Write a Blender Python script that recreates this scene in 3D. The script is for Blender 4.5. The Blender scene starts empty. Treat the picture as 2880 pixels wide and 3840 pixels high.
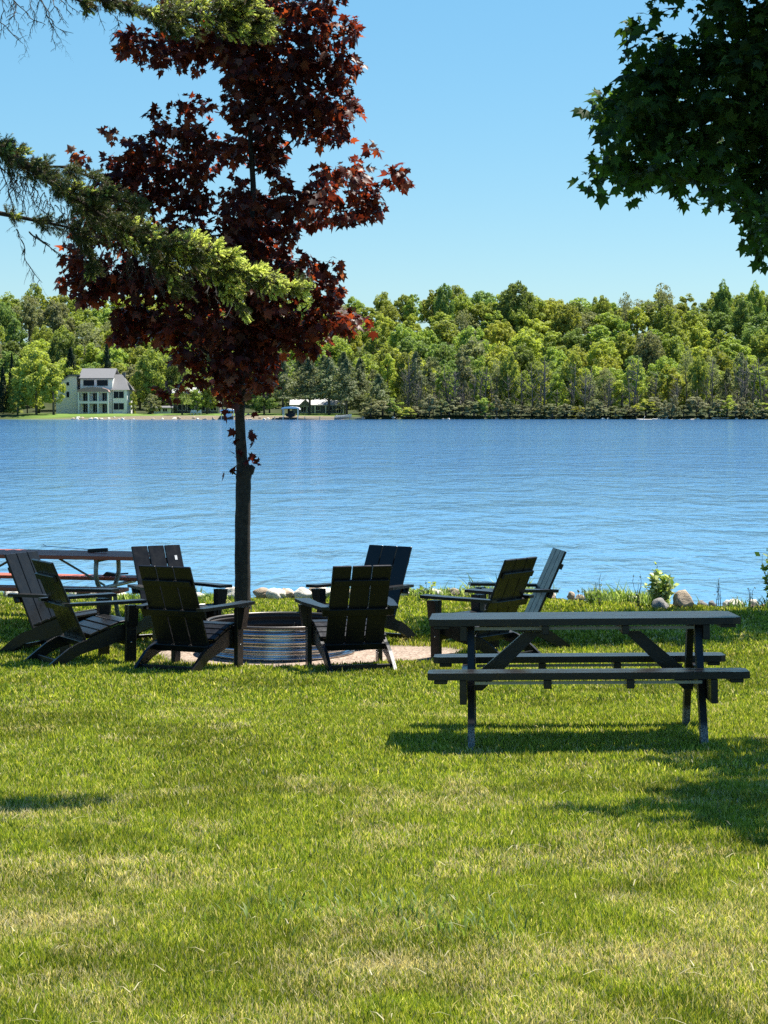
import bpy, math, random
import numpy as np
from mathutils import Vector, Matrix
R = math.radians
random.seed(7)
rng = np.random.default_rng(7)
SC = bpy.context.scene
COL = SC.collection

# ------------------------------------------------------------ camera, sky, sun, exposure
F = 7700.0            # focal length in pixels of the 2880 x 3840 photograph
CAMZ = 2.28
PITCH = math.atan(400 / F)
cd = bpy.data.cameras.new('camera'); cam = bpy.data.objects.new('camera', cd); COL.objects.link(cam)
cam.location = (0, 0, CAMZ); cam.rotation_euler = (R(90) - PITCH, 0, 0)
cd.sensor_fit = 'VERTICAL'; cd.sensor_height = 24; cd.lens = 24 * F / 3840
cd.clip_start = 0.1; cd.clip_end = 5000
SC.camera = cam

SUN = Vector((.37, .35, 1.0)).normalized()
ELEV = math.asin(SUN.z); AZ = math.atan2(SUN.x, SUN.y)
w = bpy.data.worlds.new("World"); SC.world = w; w.use_nodes = True
wn = w.node_tree; wn.nodes.clear()
sky = wn.nodes.new('ShaderNodeTexSky'); sky.sky_type = 'NISHITA'; sky.sun_disc = False
sky.sun_elevation = ELEV; sky.sun_rotation = AZ
sky.air_density = 1.0; sky.dust_density = 0.35; sky.ozone_density = 3.0; sky.altitude = 200
hs = wn.nodes.new('ShaderNodeHueSaturation'); hs.inputs['Saturation'].default_value = 1.36; hs.inputs['Hue'].default_value = .5
bg = wn.nodes.new('ShaderNodeBackground'); bg.inputs['Strength'].default_value = 0.061
wo = wn.nodes.new('ShaderNodeOutputWorld')
mx = wn.nodes.new('ShaderNodeMix'); mx.data_type = 'RGBA'; mx.inputs[0].default_value = .38; mx.inputs[7].default_value = (2.15, 4.95, 6.5, 1)   # thin veil, thinning towards the zenith
tcw = wn.nodes.new('ShaderNodeTexCoord'); sxw = wn.nodes.new('ShaderNodeSeparateXYZ'); mrw = wn.nodes.new('ShaderNodeMapRange')
for k_, v_ in (('From Min', .3), ('From Max', .65), ('To Min', .44), ('To Max', 0)): mrw.inputs[k_].default_value = v_
wn.links.new(tcw.outputs['Generated'], sxw.inputs[0]); wn.links.new(sxw.outputs[2], mrw.inputs[0]); wn.links.new(mrw.outputs[0], mx.inputs[0])
wn.links.new(sky.outputs[0], hs.inputs['Color']); wn.links.new(hs.outputs[0], mx.inputs[6]); wn.links.new(mx.outputs[2], bg.inputs['Color'])
wn.links.new(bg.outputs[0], wo.inputs['Surface'])
sl = bpy.data.lights.new('sun', 'SUN'); sl.energy = 5.0; sl.angle = R(0.5); sl.color = (1, .96, .88)
so = bpy.data.objects.new('sun', sl); COL.objects.link(so)
so.rotation_euler = (-SUN).to_track_quat('-Z', 'Y').to_euler()
so.location = (5, 5, 30)
SC.view_settings.view_transform = 'Standard'; SC.view_settings.look = 'None'
SC.view_settings.exposure = 1.2; SC.view_settings.gamma = 1
SC.cycles.max_bounces = 6; SC.cycles.diffuse_bounces = 3; SC.cycles.glossy_bounces = 3
SC.cycles.transmission_bounces = 3; SC.cycles.transparent_max_bounces = 4
SC.cycles.use_denoising = False
SC.cycles.sample_clamp_direct = 8; SC.cycles.sample_clamp_indirect = 4

# ------------------------------------------------------------ helpers
_cp, _sp = math.cos(PITCH), math.sin(PITCH)
def W(px, py, Y):
    """world point at distance Y whose picture position (photo pixels) is px, py"""
    u = (px - 1440) / F; v = (1920 - py) / F
    k = Y / (_cp + v * _sp)
    return Vector((u * k, Y, CAMZ + (v * _cp - _sp) * k))

def softplus(t, k=.6):
    return k * np.log1p(np.exp(np.clip(t / k, -40, 40)))
def sstep(a, b, t):
    t = np.clip((t - a) / (b - a), 0, 1); return t * t * (3 - 2 * t)
def shore(x):
    return 24.45 + .25 * np.sin(x * .8 + .6) - .22 * sstep(0, 5, x) * 5 + .07 * np.sin(x * 3.1) + .05 * np.sin(x * 7.3 + 1)
WATER_Z = -.55
FAR = 414.0
def ground_h(x, y):
    x = np.asarray(x, float); y = np.asarray(y, float)
    near = .052 * softplus(17.2 - y) + .012 * np.clip(x, -6, 6) * sstep(17, 12, y)
    near = near + .012 * np.sin(x * 1.7 + y * .9) * np.sin(y * 1.3 - x * .6)
    e = shore(np.clip(x, -40, 40))
    near = near - sstep(e - .25, e + 1.5, y) * .95 - sstep(e + 1.5, e + 12, y) * 3.0
    fs = FAR + 3 * np.sin(x * .05) 
    far = -4 + 3.3 * sstep(fs - 20, fs - .5, y) + .9 * sstep(fs - .8, fs + 2.5, y) + .35 * sstep(fs + 2, fs + 16, y)
    hill = np.interp(y - fs, [50, 68, 92, 117, 143, 167, 190, 320], [0, .9, 5, 10.3, 15, 18.8, 21.5, 24])
    far = far + hill * (1 + .07 * np.sin(x * .021 + 1.2) + .04 * np.sin(x * .06))
    t = sstep(120, 250, y)
    return near * (1 - t) + far * t
def G(x, y): return float(ground_h(x, y))

def hash2(ix, iy, s):
    h = (ix * 374761393 + iy * 668265263 + s * 974711) & 0xffffffff
    h = ((h ^ (h >> 13)) * 1274126177) & 0xffffffff
    return ((h ^ (h >> 16)) & 0xffff) / 65535.0
def vnoise(x, y, s=0):
    ix = np.floor(x).astype(np.int64); iy = np.floor(y).astype(np.int64)
    fx = x - ix; fy = y - iy; fx = fx * fx * (3 - 2 * fx); fy = fy * fy * (3 - 2 * fy)
    a = hash2(ix, iy, s); b = hash2(ix + 1, iy, s); c = hash2(ix, iy + 1, s); d = hash2(ix + 1, iy + 1, s)
    return (a * (1 - fx) + b * fx) * (1 - fy) + (c * (1 - fx) + d * fx) * fy
def fbm(x, y, s=0, o=4):
    v = 0; a = .5; t = 0
    for i in range(o):
        v = v + a * vnoise(x * 2 ** i + i * 17.3, y * 2 ** i + i * 9.1, s + i); t += a; a *= .5
    return v / t

def tag(o, label=None, cat=None, group=None, kind=None):
    if label: o['label'] = label
    if cat: o['category'] = cat
    if group: o['group'] = group
    if kind: o['kind'] = kind
    return o
def empty(name, loc=(0, 0, 0), rz=0.0):
    o = bpy.data.objects.new(name, None); COL.objects.link(o); o.location = loc; o.rotation_euler = (0, 0, rz)
    o.empty_display_size = .1
    return o
def link(name, me, parent=None, mat=None):
    o = bpy.data.objects.new(name, me); COL.objects.link(o)
    if mat is not None and not me.materials: me.materials.append(mat)
    if parent is not None: o.parent = parent
    return o
def copy_tree(o, parent=None):
    c = o.copy(); COL.objects.link(c); c.parent = parent
    for ch in list(o.children): copy_tree(ch, c)
    return c

class MB:
    """collects solids into one mesh"""
    def __init__(s): s.v = []; s.f = []; s.sm = []
    def add(s, v, f, smooth=False):
        b = len(s.v); s.v += [tuple(p) for p in v]; s.f += [tuple(i + b for i in q) for q in f]; s.sm += [smooth] * len(f)
    def box(s, x0, x1, y0, y1, z0, z1, M=None, bev=0.0):
        if bev <= 0:
            v = [Vector((x, y, z)) for z in (z0, z1) for y in (y0, y1) for x in (x0, x1)]
            f = [(0, 2, 3, 1), (4, 5, 7, 6), (0, 1, 5, 4), (2, 6, 7, 3), (0, 4, 6, 2), (1, 3, 7, 5)]
        else:
            b = min(bev, (x1 - x0) * .45, (y1 - y0) * .45, (z1 - z0) * .45)
            import itertools
            v = []; idx = {}
            for sx in (0, 1):
                for sy in (0, 1):
                    for sz in (0, 1):
                        X = (x0, x1)[sx]; Y = (y0, y1)[sy]; Z = (z0, z1)[sz]
                        dx = b if sx == 0 else -b; dy = b if sy == 0 else -b; dz = b if sz == 0 else -b
                        for k, p in enumerate(((X, Y + dy, Z + dz), (X + dx, Y, Z + dz), (X + dx, Y + dy, Z))):
                            idx[(sx, sy, sz, k)] = len(v); v.append(Vector(p))
            f = []
            q = ((0, 0), (1, 0), (1, 1), (0, 1))
            for s0 in (0, 1):
                for k, fn in enumerate((lambda a, c: (s0, a, c), lambda a, c: (a, s0, c), lambda a, c: (a, c, s0))):
                    face = [idx[fn(a, c) + (k,)] for a, c in q]; f.append(tuple(face))
            for a, c in itertools.product((0, 1), (0, 1)):
                f.append((idx[(0, a, c, 1)], idx[(1, a, c, 1)], idx[(1, a, c, 2)], idx[(0, a, c, 2)]))
                f.append((idx[(a, 0, c, 0)], idx[(a, 1, c, 0)], idx[(a, 1, c, 2)], idx[(a, 0, c, 2)]))
                f.append((idx[(a, c, 0, 0)], idx[(a, c, 1, 0)], idx[(a, c, 1, 1)], idx[(a, c, 0, 1)]))
            for t in itertools.product((0, 1), repeat=3): f.append(tuple(idx[t + (k,)] for k in range(3)))
        if M is not None: v = [M @ p for p in v]
        s.add(v, f); return s
    def prism(s, pts, axis, a0, a1, M=None):
        """polygon pts (2D) extruded along axis ('x','y','z')"""
        def mk(p, a):
            return Vector((a, p[0], p[1])) if axis == 'x' else Vector((p[0], a, p[1])) if axis == 'y' else Vector((p[0], p[1], a))
        n = len(pts); v = [mk(p, a0) for p in pts] + [mk(p, a1) for p in pts]
        f = [tuple(range(n)), tuple(range(2 * n - 1, n - 1, -1))] + [(i, i + n, (i + 1) % n + n, (i + 1) % n) for i in range(n)]
        if M is not None: v = [M @ p for p in v]
        s.add(v, f); return s
    def tube(s, pts, rad, n=8, cap=True, smooth=True):
        pts = [Vector(p) for p in pts]; m = len(pts)
        if not hasattr(rad, '__len__'): rad = [rad] * m
        up = Vector((0, 0, 1)); v = []; f = []; prev = None
        for i, p in enumerate(pts):
            t = (pts[min(i + 1, m - 1)] - pts[max(i - 1, 0)])
            t = t.normalized() if t.length > 1e-9 else up
            if prev is None: a = t.orthogonal().normalized()
            else:
                a = prev - t * prev.dot(t); a = a.normalized() if a.length > 1e-6 else t.orthogonal().normalized()
            prev = a; b = t.cross(a)
            for k in range(n):
                an = 2 * math.pi * k / n; v.append(p + (a * math.cos(an) + b * math.sin(an)) * rad[i])
        for i in range(m - 1):
            for k in range(n):
                f.append((i * n + k, i * n + (k + 1) % n, (i + 1) * n + (k + 1) % n, (i + 1) * n + k))
        if cap: f.append(tuple(range(n - 1, -1, -1))); f.append(tuple(range((m - 1) * n, m * n)))
        s.add(v, f, smooth); return s
    def lathe(s, prof, n=48, smooth=True, jit=0.0):
        m = len(prof); v = []
        for r, z in prof:
            for k in range(n):
                a = 2 * math.pi * k / n
                v.append((r * math.cos(a), r * math.sin(a), z))
        f = [(i * n + k, i * n + (k + 1) % n, (i + 1) * n + (k + 1) % n, (i + 1) * n + k) for i in range(m - 1) for k in range(n)]
        s.add(v, f, smooth); return s
    def build(s, name, mat, parent=None):
        me = bpy.data.meshes.new(name); me.from_pydata(s.v, [], s.f)
        me.polygons.foreach_set('use_smooth', s.sm)
        import bmesh
        bm = bmesh.new(); bm.from_mesh(me); bmesh.ops.recalc_face_normals(bm, faces=bm.faces); bm.to_mesh(me); bm.free()
        me.update()
        return link(name, me, parent, mat)

def tri_mesh(name, V, T, C=None, smooth=False):
    """numpy vertices (n,3), triangles (m,3), optional point colours (n,3)"""
    me = bpy.data.meshes.new(name)
    me.vertices.add(len(V)); me.vertices.foreach_set('co', np.asarray(V, np.float32).ravel())
    me.loops.add(len(T) * 3); me.loops.foreach_set('vertex_index', np.asarray(T, np.int32).ravel())
    me.polygons.add(len(T)); me.polygons.foreach_set('loop_start', np.arange(0, len(T) * 3, 3, dtype=np.int32))
    me.polygons.foreach_set('loop_total', np.full(len(T), 3, np.int32))
    if smooth: me.polygons.foreach_set('use_smooth', np.ones(len(T), bool))
    me.update(calc_edges=True)
    if C is not None:
        a = me.color_attributes.new('tint', 'FLOAT_COLOR', 'POINT')
        c4 = np.ones((len(V), 4), np.float32); c4[:, :3] = C; a.data.foreach_set('color', c4.ravel())
    return me

# ------------------------------------------------------------ materials
class NT:
    def __init__(s, name):
        s.m = bpy.data.materials.new(name); s.m.use_nodes = True; s.t = s.m.node_tree; s.t.nodes.clear()
        s.out = s.n('ShaderNodeOutputMaterial')
    def n(s, typ, **kw):
        o = s.t.nodes.new(typ)
        for k, v in kw.items():
            if k in o.inputs.keys(): o.inputs[k].default_value = v
            else: setattr(o, k, v)
        return o
    def l(s, a, b): s.t.links.new(a, b)
    def noise(s, scale, detail=4, rough=.6, vec=None, dist=0):
        o = s.n('ShaderNodeTexNoise'); o.inputs['Scale'].default_value = scale; o.inputs['Detail'].default_value = detail
        o.inputs['Roughness'].default_value = rough; o.inputs['Distortion'].default_value = dist
        if vec is not None: s.l(vec, o.inputs['Vector'])
        return o.outputs['Fac']
    def ramp(s, fac, stops):
        o = s.n('ShaderNodeValToRGB'); e = o.color_ramp.elements
        while len(e) < len(stops): e.new(.5)
        for i, (p, c) in enumerate(stops): e[i].position = p; e[i].color = (*c, 1)
        s.l(fac, o.inputs[0]); return o.outputs[0]
    def mix(s, a, b, fac, mode='MIX'):
        o = s.n('ShaderNodeMix', data_type='RGBA', blend_type=mode)
        for sock, val in ((o.inputs[0], fac), (o.inputs[6], a), (o.inputs[7], b)):
            if hasattr(val, 'links'): s.l(val, sock)
            else: sock.default_value = val if isinstance(val, (int, float)) else (*val, 1)
        return o.outputs[2]
    def vec(s, which='Object', scale=None):
        tc = s.n('ShaderNodeTexCoord').outputs[which]
        if scale:
            mp = s.n('ShaderNodeMapping'); mp.inputs['Scale'].default_value = scale; s.l(tc, mp.inputs[0]); return mp.outputs[0]
        return tc
    def pos(s, scale=None):
        p = s.n('ShaderNodeNewGeometry').outputs['Position']
        if scale:
            mp = s.n('ShaderNodeMapping'); mp.inputs['Scale'].default_value = scale; s.l(p, mp.inputs[0]); return mp.outputs[0]
        return p
    def pbr(s, col, rough=.5, metal=0, spec=.5, bump=None, bstr=.3, bdist=.01):
        b = s.n('ShaderNodeBsdfPrincipled')
        for sock, val in (('Base Color', col), ('Roughness', rough), ('Metallic', metal), ('Specular IOR Level', spec)):
            i = b.inputs[sock]
            if hasattr(val, 'links'): s.l(val, i)
            else: i.default_value = val if isinstance(val, (int, float)) else (*val, 1)
        if bump is not None:
            bp = s.n('ShaderNodeBump'); bp.inputs['Strength'].default_value = bstr; bp.inputs['Distance'].default_value = bdist
            s.l(bump, bp.inputs['Height']); s.l(bp.outputs[0], b.inputs['Normal'])
        s.l(b.outputs[0], s.out.inputs['Surface']); return b

def mat_simple(name, col, rough=.5, metal=0, spec=.5, var=.25, scale=8, bstr=.2, bdist=.005):
    t = NT(name); v = t.vec()
    n = t.noise(scale, 6, .65, v)
    c = t.ramp(n, [(.25, tuple(x * (1 - var) for x in col)), (.75, tuple(min(1, x * (1 + var)) for x in col))])
    n2 = t.noise(scale * 9, 3, .6, v)
    t.pbr(c, rough, metal, spec, n2, bstr, bdist); return t.m

def mat_foliage(name, transl=.4, tcol=(1, 1, 1), rough=.45, spec=.4, base=None, objvar=0.0):
    """leaf: diffuse + light shining through; colour from the mesh's per-leaf tint, or base"""
    t = NT(name)
    if base is None:
        c = t.n('ShaderNodeAttribute', attribute_name='tint').outputs['Color']
    else:
        n = t.noise(.55, 3, .6, t.vec()); c = t.ramp(n, [(.3, tuple(x * .75 for x in base)), (.7, tuple(x * 1.3 for x in base))])
    if objvar:
        oi = t.n('ShaderNodeObjectInfo').outputs['Random']
        hv = t.n('ShaderNodeHueSaturation')
        m1 = t.n('ShaderNodeMapRange'); m1.inputs['To Min'].default_value = .5 - objvar * .13; m1.inputs['To Max'].default_value = .5 + objvar * .06
        m2 = t.n('ShaderNodeMapRange'); m2.inputs['To Min'].default_value = 1 - objvar; m2.inputs['To Max'].default_value = 1 + objvar
        t.l(oi, m1.inputs[0]); t.l(oi, m2.inputs[0]); t.l(m1.outputs[0], hv.inputs['Hue']); t.l(m2.outputs[0], hv.inputs['Value']); t.l(c, hv.inputs['Color'])
        c = hv.outputs[0]
    b = t.n('ShaderNodeBsdfPrincipled'); t.l(c, b.inputs['Base Color']); b.inputs['Roughness'].default_value = rough
    b.inputs['Specular IOR Level'].default_value = spec
    tr = t.n('ShaderNodeBsdfTranslucent')
    t.l(t.mix(c, tcol, 1.0, 'MULTIPLY'), tr.inputs['Color'])
    ms = t.n('ShaderNodeMixShader'); ms.inputs[0].default_value = transl
    t.l(b.outputs[0], ms.inputs[1]); t.l(tr.outputs[0], ms.inputs[2]); t.l(ms.outputs[0], t.out.inputs['Surface'])
    return t.m

def mat_plastic():
    t = NT('black_lumber'); v = t.vec()
    n = t.noise(3, 5, .6, v); c = t.ramp(n, [(.3, (.007, .007, .0075)), (.75, (.014, .0135, .013))])
    sp = t.noise(320, 2, .5, v); fl = t.ramp(sp, [(.66, (0, 0, 0)), (.74, (1, 1, 1))])
    c = t.mix(c, (.05, .048, .045), fl)
    g = t.noise(60, 4, .6, t.vec(scale=(1, .25, 1)))
    r = t.ramp(t.noise(14, 4, .6, v), [(.3, (.26,) * 3), (.7, (.40,) * 3)])
    t.pbr(c, r, 0, .36, g, .25, .003); return t.m
M_BLACK = mat_plastic()
def mat_table_leg():
    t = NT('scuffed_black_lumber'); v = t.vec()
    sep = t.n('ShaderNodeSeparateXYZ'); t.l(v, sep.inputs[0])
    mr = t.n('ShaderNodeMapRange'); mr.inputs['From Min'].default_value = .15; mr.inputs['From Max'].default_value = .11; t.l(sep.outputs[2], mr.inputs[0])
    n = t.noise(160, 3, .7, v); k = t.ramp(n, [(.42, (0, 0, 0)), (.56, (1, 1, 1))])
    f = t.mix((0, 0, 0), k, mr.outputs[0])
    c = t.mix((.018, .018, .018), (.30, .30, .29), f)
    t.pbr(c, .5, 0, .4, n, .25, .003); return t.m
M_LEG = mat_table_leg()
M_RAIL = mat_simple('pale_stiffening_rail', (.30, .29, .24), .5)
M_BOLT = mat_simple('stainless_steel', (.6, .6, .58), .3, 1)
M_BARK = mat_simple('maple_bark', (.060, .050, .042), .9, 0, .2, .5, 22, .9, .012)
M_BARK2 = mat_simple('spruce_bark', (.055, .042, .033), .9, 0, .2, .4, 30, .8, .01)
M_TWIG = mat_simple('dead_twig_bark', (.07, .066, .06), .9, 0, .2, .3, 30, .5, .003)
M_FARBARK = mat_simple('grey_bark', (.13, .115, .10), .9, 0, .2, .4, 2)
M_LEAF_RED = mat_foliage('maroon_maple_leaf', .42, (3.9, 2.3, 1.0), .45, .24)
M_LEAF_GREEN = mat_foliage('green_maple_leaf', .35, (2.2, 2.4, .8), .6, .15)
M_NEEDLE = mat_foliage('spruce_needle', .3, (1.4, 1.4, 1.0), .5, .35)
M_GRASS = mat_foliage('lawn_grass', .36, (1.5, 1.5, .8), .5, .3)
M_SHORELEAF = mat_foliage('shore_plant_leaf', .4, (1.5, 1.6, .8), .5, .35)

def mat_ground():
    t = NT('lawn_and_soil'); p = t.pos()
    n = t.noise(1.1, 6, .65, p); n2 = t.noise(45, 4, .7, p)
    lawn = t.ramp(n, [(.35, (.035, .055, .012)), (.55, (.055, .07, .02)), (.72, (.11, .10, .045))])
    lawn = t.mix(lawn, (.03, .04, .01), t.ramp(n2, [(.35, (1, 1, 1)), (.6, (0, 0, 0))]))
    # sandy bare patch round the fire ring, and the sandy, stony bank
    sand = t.ramp(t.noise(38, 5, .7, p), [(.36, (.10, .065, .05)), (.5, (.34, .26, .20)), (.68, (.55, .46, .38))])
    at = t.n('ShaderNodeAttribute', attribute_name='tint'); sp = t.n('ShaderNodeSeparateColor'); t.l(at.outputs['Color'], sp.inputs[0])
    c = t.mix(lawn, sand, sp.outputs[0])
    farl = t.ramp(t.noise(.12, 4, .6, p), [(.3, (.10, .17, .03)), (.7, (.15, .22, .05))])
    c = t.mix(c, farl, sp.outputs[1])
    floor = t.ramp(t.noise(.5, 4, .6, p), [(.3, (.03, .04, .015)), (.7, (.06, .07, .03))])
    c = t.mix(c, floor, sp.outputs[2])
    t.pbr(c, .95, 0, .1, n2, .6, .03); return t.m
M_GROUND = mat_ground()

def mat_water():
    t = NT('lake_water')
    def layer(scale, stretch, amp, dist=.6, prev=None):
        n = t.noise(scale, 3, .55, t.pos(stretch), dist)
        m = t.n('ShaderNodeMath', operation='MULTIPLY_ADD'); t.l(n, m.inputs[0]); m.inputs[1].default_value = amp
        if prev is None: m.inputs[2].default_value = 0
        else: t.l(prev, m.inputs[2])
        return m.outputs[0]
    h = layer(2.4, (1, 1.3, 1), .06)
    h = layer(1.3, (1.0, .30, 1), .24, .5, h)
    h = layer(.5, (.9, .5, 1), .42, .6, h)
    h = layer(.16, (.6, .9, 1), .34, .5, h)
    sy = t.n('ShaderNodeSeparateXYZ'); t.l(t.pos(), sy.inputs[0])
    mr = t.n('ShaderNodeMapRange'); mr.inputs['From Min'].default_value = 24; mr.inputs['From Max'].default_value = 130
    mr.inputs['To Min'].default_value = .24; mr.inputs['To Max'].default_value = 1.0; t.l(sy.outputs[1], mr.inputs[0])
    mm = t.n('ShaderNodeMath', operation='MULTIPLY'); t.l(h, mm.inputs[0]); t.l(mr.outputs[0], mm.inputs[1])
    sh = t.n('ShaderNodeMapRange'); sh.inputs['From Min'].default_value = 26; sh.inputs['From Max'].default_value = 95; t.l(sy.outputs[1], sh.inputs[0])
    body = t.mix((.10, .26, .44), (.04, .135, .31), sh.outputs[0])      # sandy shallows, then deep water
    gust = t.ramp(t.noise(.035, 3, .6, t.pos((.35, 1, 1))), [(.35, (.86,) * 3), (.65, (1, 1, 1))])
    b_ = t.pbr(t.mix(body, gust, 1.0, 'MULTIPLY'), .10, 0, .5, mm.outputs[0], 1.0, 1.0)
    b_.inputs['IOR'].default_value = 1.33
    return t.m
M_WATER = mat_water()

# ------------------------------------------------------------ ground, lake
def axis(segs):
    out = []
    for a, b, s in segs: out += list(np.arange(a, b, s))
    return np.array(out + [segs[-1][1]])
ys = axis([(-80, 0, 8), (0, 22, .4), (22, 28, .12), (28, 60, 3), (60, 380, 20), (380, 440, 2), (440, 640, 8), (640, 2600, 140)])
xs = axis([(-1500, -200, 130), (-200, -30, 6), (-30, -9, 1.5), (-9, 9, .3), (9, 30, 1.5), (30, 200, 6), (200, 1500, 130)])
X, Y = np.meshgrid(xs, ys); Z = ground_h(X, Y)
def dirt(x, y):
    r = np.hypot((x + .72) / 1.48, (y - 18.7) / .92)
    return sstep(1.12, .86, r + .28 * (fbm(x * 2.4, y * 2.4, 3) - .5))
nx, ny = len(xs), len(ys)
V = np.stack([X.ravel(), Y.ravel(), Z.ravel()], 1)
I = np.arange(nx * ny).reshape(ny, nx)
q = np.stack([I[:-1, :-1].ravel(), I[:-1, 1:].ravel(), I[1:, 1:].ravel(), I[1:, :-1].ravel()], 1)
T = np.concatenate([q[:, [0, 1, 2]], q[:, [0, 2, 3]]])
xf, yf = V[:, 0], V[:, 1]
cr = np.maximum(dirt(xf, yf), ((yf > shore(np.clip(xf, -40, 40)) - .25) & (yf < 60)) * .75)
cr = np.maximum(cr, ((yf > FAR - 5) & (yf < FAR + .6) & (xf < -8)) * .7)
cg = ((yf >= FAR + 1) & (yf < FAR + 26)) * (sstep(-80, -70, xf) * sstep(-3, -8, xf))
cb = ((yf >= FAR - 20) * (1 - cg) * (1 - cr))
me = tri_mesh('ground', V, T, np.stack([cr, cg, cb], 1), True)
o = link('ground', me, None, M_GROUND); tag(o, kind='structure')
wb = MB(); wb.add([(-1500, 22.5, WATER_Z), (1500, 22.5, WATER_Z), (1500, FAR + 6, WATER_Z), (-1500, FAR + 6, WATER_Z)], [(0, 1, 2, 3)])
o = wb.build('lake_water', M_WATER); tag(o, kind='structure')

# ------------------------------------------------------------ grass (stuff)
def make_grass():
    VV = []; CC = []; base = 0
    bands = [(4.9, 7.5, 25000, .0019, .033), (7.5, 10.5, 12500, .0026, .034), (10.5, 14.5, 7000, .0038, .036), (14.5, 19.5, 3600, .0060, .037), (19.5, 24.6, 2100, .0095, .045)]
    for y0, y1, dens, wd, hh in bands:
        wid = .235 * y1 + .5
        n = int(dens * 2 * wid * (y1 - y0))
        y = rng.uniform(y0, y1, n); x = rng.uniform(-wid, wid, n)
        ok = np.abs(x) < .225 * y + .4
        ok &= y < shore(x) - .45 + .6 * fbm(x * 2.5, y * 2, 91, 2)
        d = dirt(x, y); ok &= rng.random(n) > d * 1.25
        dry = fbm(x * 2.1 + 3, y * 1.9, 11, 5); dry2 = fbm(x * 5.0, y * 3.2, 23, 3)
        k = dry * .6 + dry2 * .4
        dryness = .40 * sstep(.51, .64, k + .035 * sstep(9.0, 6.5, y) - .07 * sstep(8.5, 12, y))
        for (cx, cy, rx, ry) in ((-1.75, 9.45, .38, .22), (-.85, 7.6, .3, .25), (.78, 6.2, .5, .22), (.05, 6.15, .35, .2), (-1.3, 6.9, .45, .3), (-1.1, 8.0, .35, .15)):
            dryness = np.maximum(dryness, .95 * np.exp(-((x - cx) / rx) ** 2 - ((y - cy) / ry) ** 2) * (.35 + fbm(x * 6, y * 5, 31, 3)))
        thin = rng.random(n) < dryness * .25
        ok &= ~thin
        x, y, dryness = x[ok], y[ok], dryness[ok]; n = len(x)
        g = ground_h(x, y)
        clump = fbm(x * 5, y * 5, 41, 3)
        edge = sstep(.75, .35, shore(x) - y); ok2 = rng.random(n) > edge * .45
        x, y, g, dryness, clump, edge = x[ok2], y[ok2], g[ok2], dryness[ok2], clump[ok2], edge[ok2]; n = len(x)
        h = hh * (1 - .5 * edge) * rng.uniform(.55, 1.25, n) * (1 - .35 * dryness) * (.75 + .6 * clump)
        dark = sstep(.52, .62, fbm(x * .9 + 8, y * 1.1, 61, 4))
        long_ = rng.random(n) < .012; h = np.where(long_, h * 1.5, h)
        az = rng.uniform(0, 2 * np.pi, n); lean = rng.uniform(.05, .65, n) * h * (1 + .6 * dryness)
        dx, dy = np.cos(az), np.sin(az)
        wa = rng.uniform(0, np.pi, n); wx, wy = np.cos(wa) * wd, np.sin(wa) * wd
        wx = wx * .8 + np.sign(wx) * .2 * wd
        P = np.zeros((n, 5, 3))
        P[:, 0] = np.stack([x - wx, y - wy, g - .004], 1); P[:, 1] = np.stack([x + wx, y + wy, g - .004], 1)
        mx, my = x + dx * lean * .3, y + dy * lean * .3
        P[:, 2] = np.stack([mx - wx * .8, my - wy * .8, g + h * .6], 1); P[:, 3] = np.stack([mx + wx * .8, my + wy * .8, g + h * .6], 1)
        P[:, 4] = np.stack([x + dx * lean, y + dy * lean, g + h], 1)
        green = np.array([.275, .335, .030]); dgreen = np.array([.11, .175, .02]); ygreen = np.array([.48, .48, .09]); tan = np.array([.62, .53, .30])
        r = rng.random(n)[:, None]
        c = np.where(r < .5, green, np.where(r < .75, ygreen, dgreen))
        c = c * (1 - dark[:, None] * .28)
        isdry = rng.random(n) < (dryness * .85 + .07)
        c = np.where(isdry[:, None], tan * rng.uniform(.7, 1.15, n)[:, None], c)
        c = c * (rng.uniform(.65, 1.3, n) * (.8 + .4 * fbm(x * 9, y * 6, 131, 2)))[:, None]
        VV.append(P.reshape(-1, 3)); CC.append(np.repeat(c, 5, 0))
    # broad blue-green weed grass in the foreground
    for cx, cy, num, rad in ((.02, 6.95, 130, .2), (.2, 6.9, 90, .2), (-.28, 7.05, 60, .18), (.28, 6.6, 60, .12), (-.5, 7.0, 30, .12)):
        n = num; x = rng.normal(cx, rad, n); y = rng.normal(cy, rad * .8, n); g = ground_h(x, y)
        h = rng.uniform(.04, .07, n); az = rng.uniform(0, 2 * np.pi, n); lean = h * rng.uniform(.3, 1.0, n)
        dx, dy = np.cos(az), np.sin(az); wx, wy = -dy * .0034, dx * .0034
        P = np.zeros((n, 5, 3))
        P[:, 0] = np.stack([x - wx, y - wy, g], 1); P[:, 1] = np.stack([x + wx, y + wy, g], 1)
        mx, my = x + dx * lean * .4, y + dy * lean * .4
        P[:, 2] = np.stack([mx - wx, my - wy, g + h * .7], 1); P[:, 3] = np.stack([mx + wx, my + wy, g + h * .7], 1)
        P[:, 4] = np.stack([x + dx * lean, y + dy * lean, g + h * .95], 1)
        VV.append(P.reshape(-1, 3)); CC.append(np.repeat(np.array([.15, .21, .045]) * rng.uniform(.8, 1.3, n)[:, None], 5, 0))
    # cut dry stalks lying loose on top
    n = 260; y = 5 + 8 * rng.random(n) ** 1.3; x = rng.uniform(-1, 1, n) * .2 * y; g = ground_h(x, y) + .04
    a = rng.uniform(0, 2 * np.pi, n); L = rng.uniform(.03, .085, n); dx, dy = np.cos(a) * L, np.sin(a) * L; wx, wy = -np.sin(a) * .0018, np.cos(a) * .0018
    P = np.zeros((n, 5, 3)); P[:, 0] = np.stack([x - wx, y - wy, g], 1); P[:, 1] = np.stack([x + wx, y + wy, g], 1)
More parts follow.
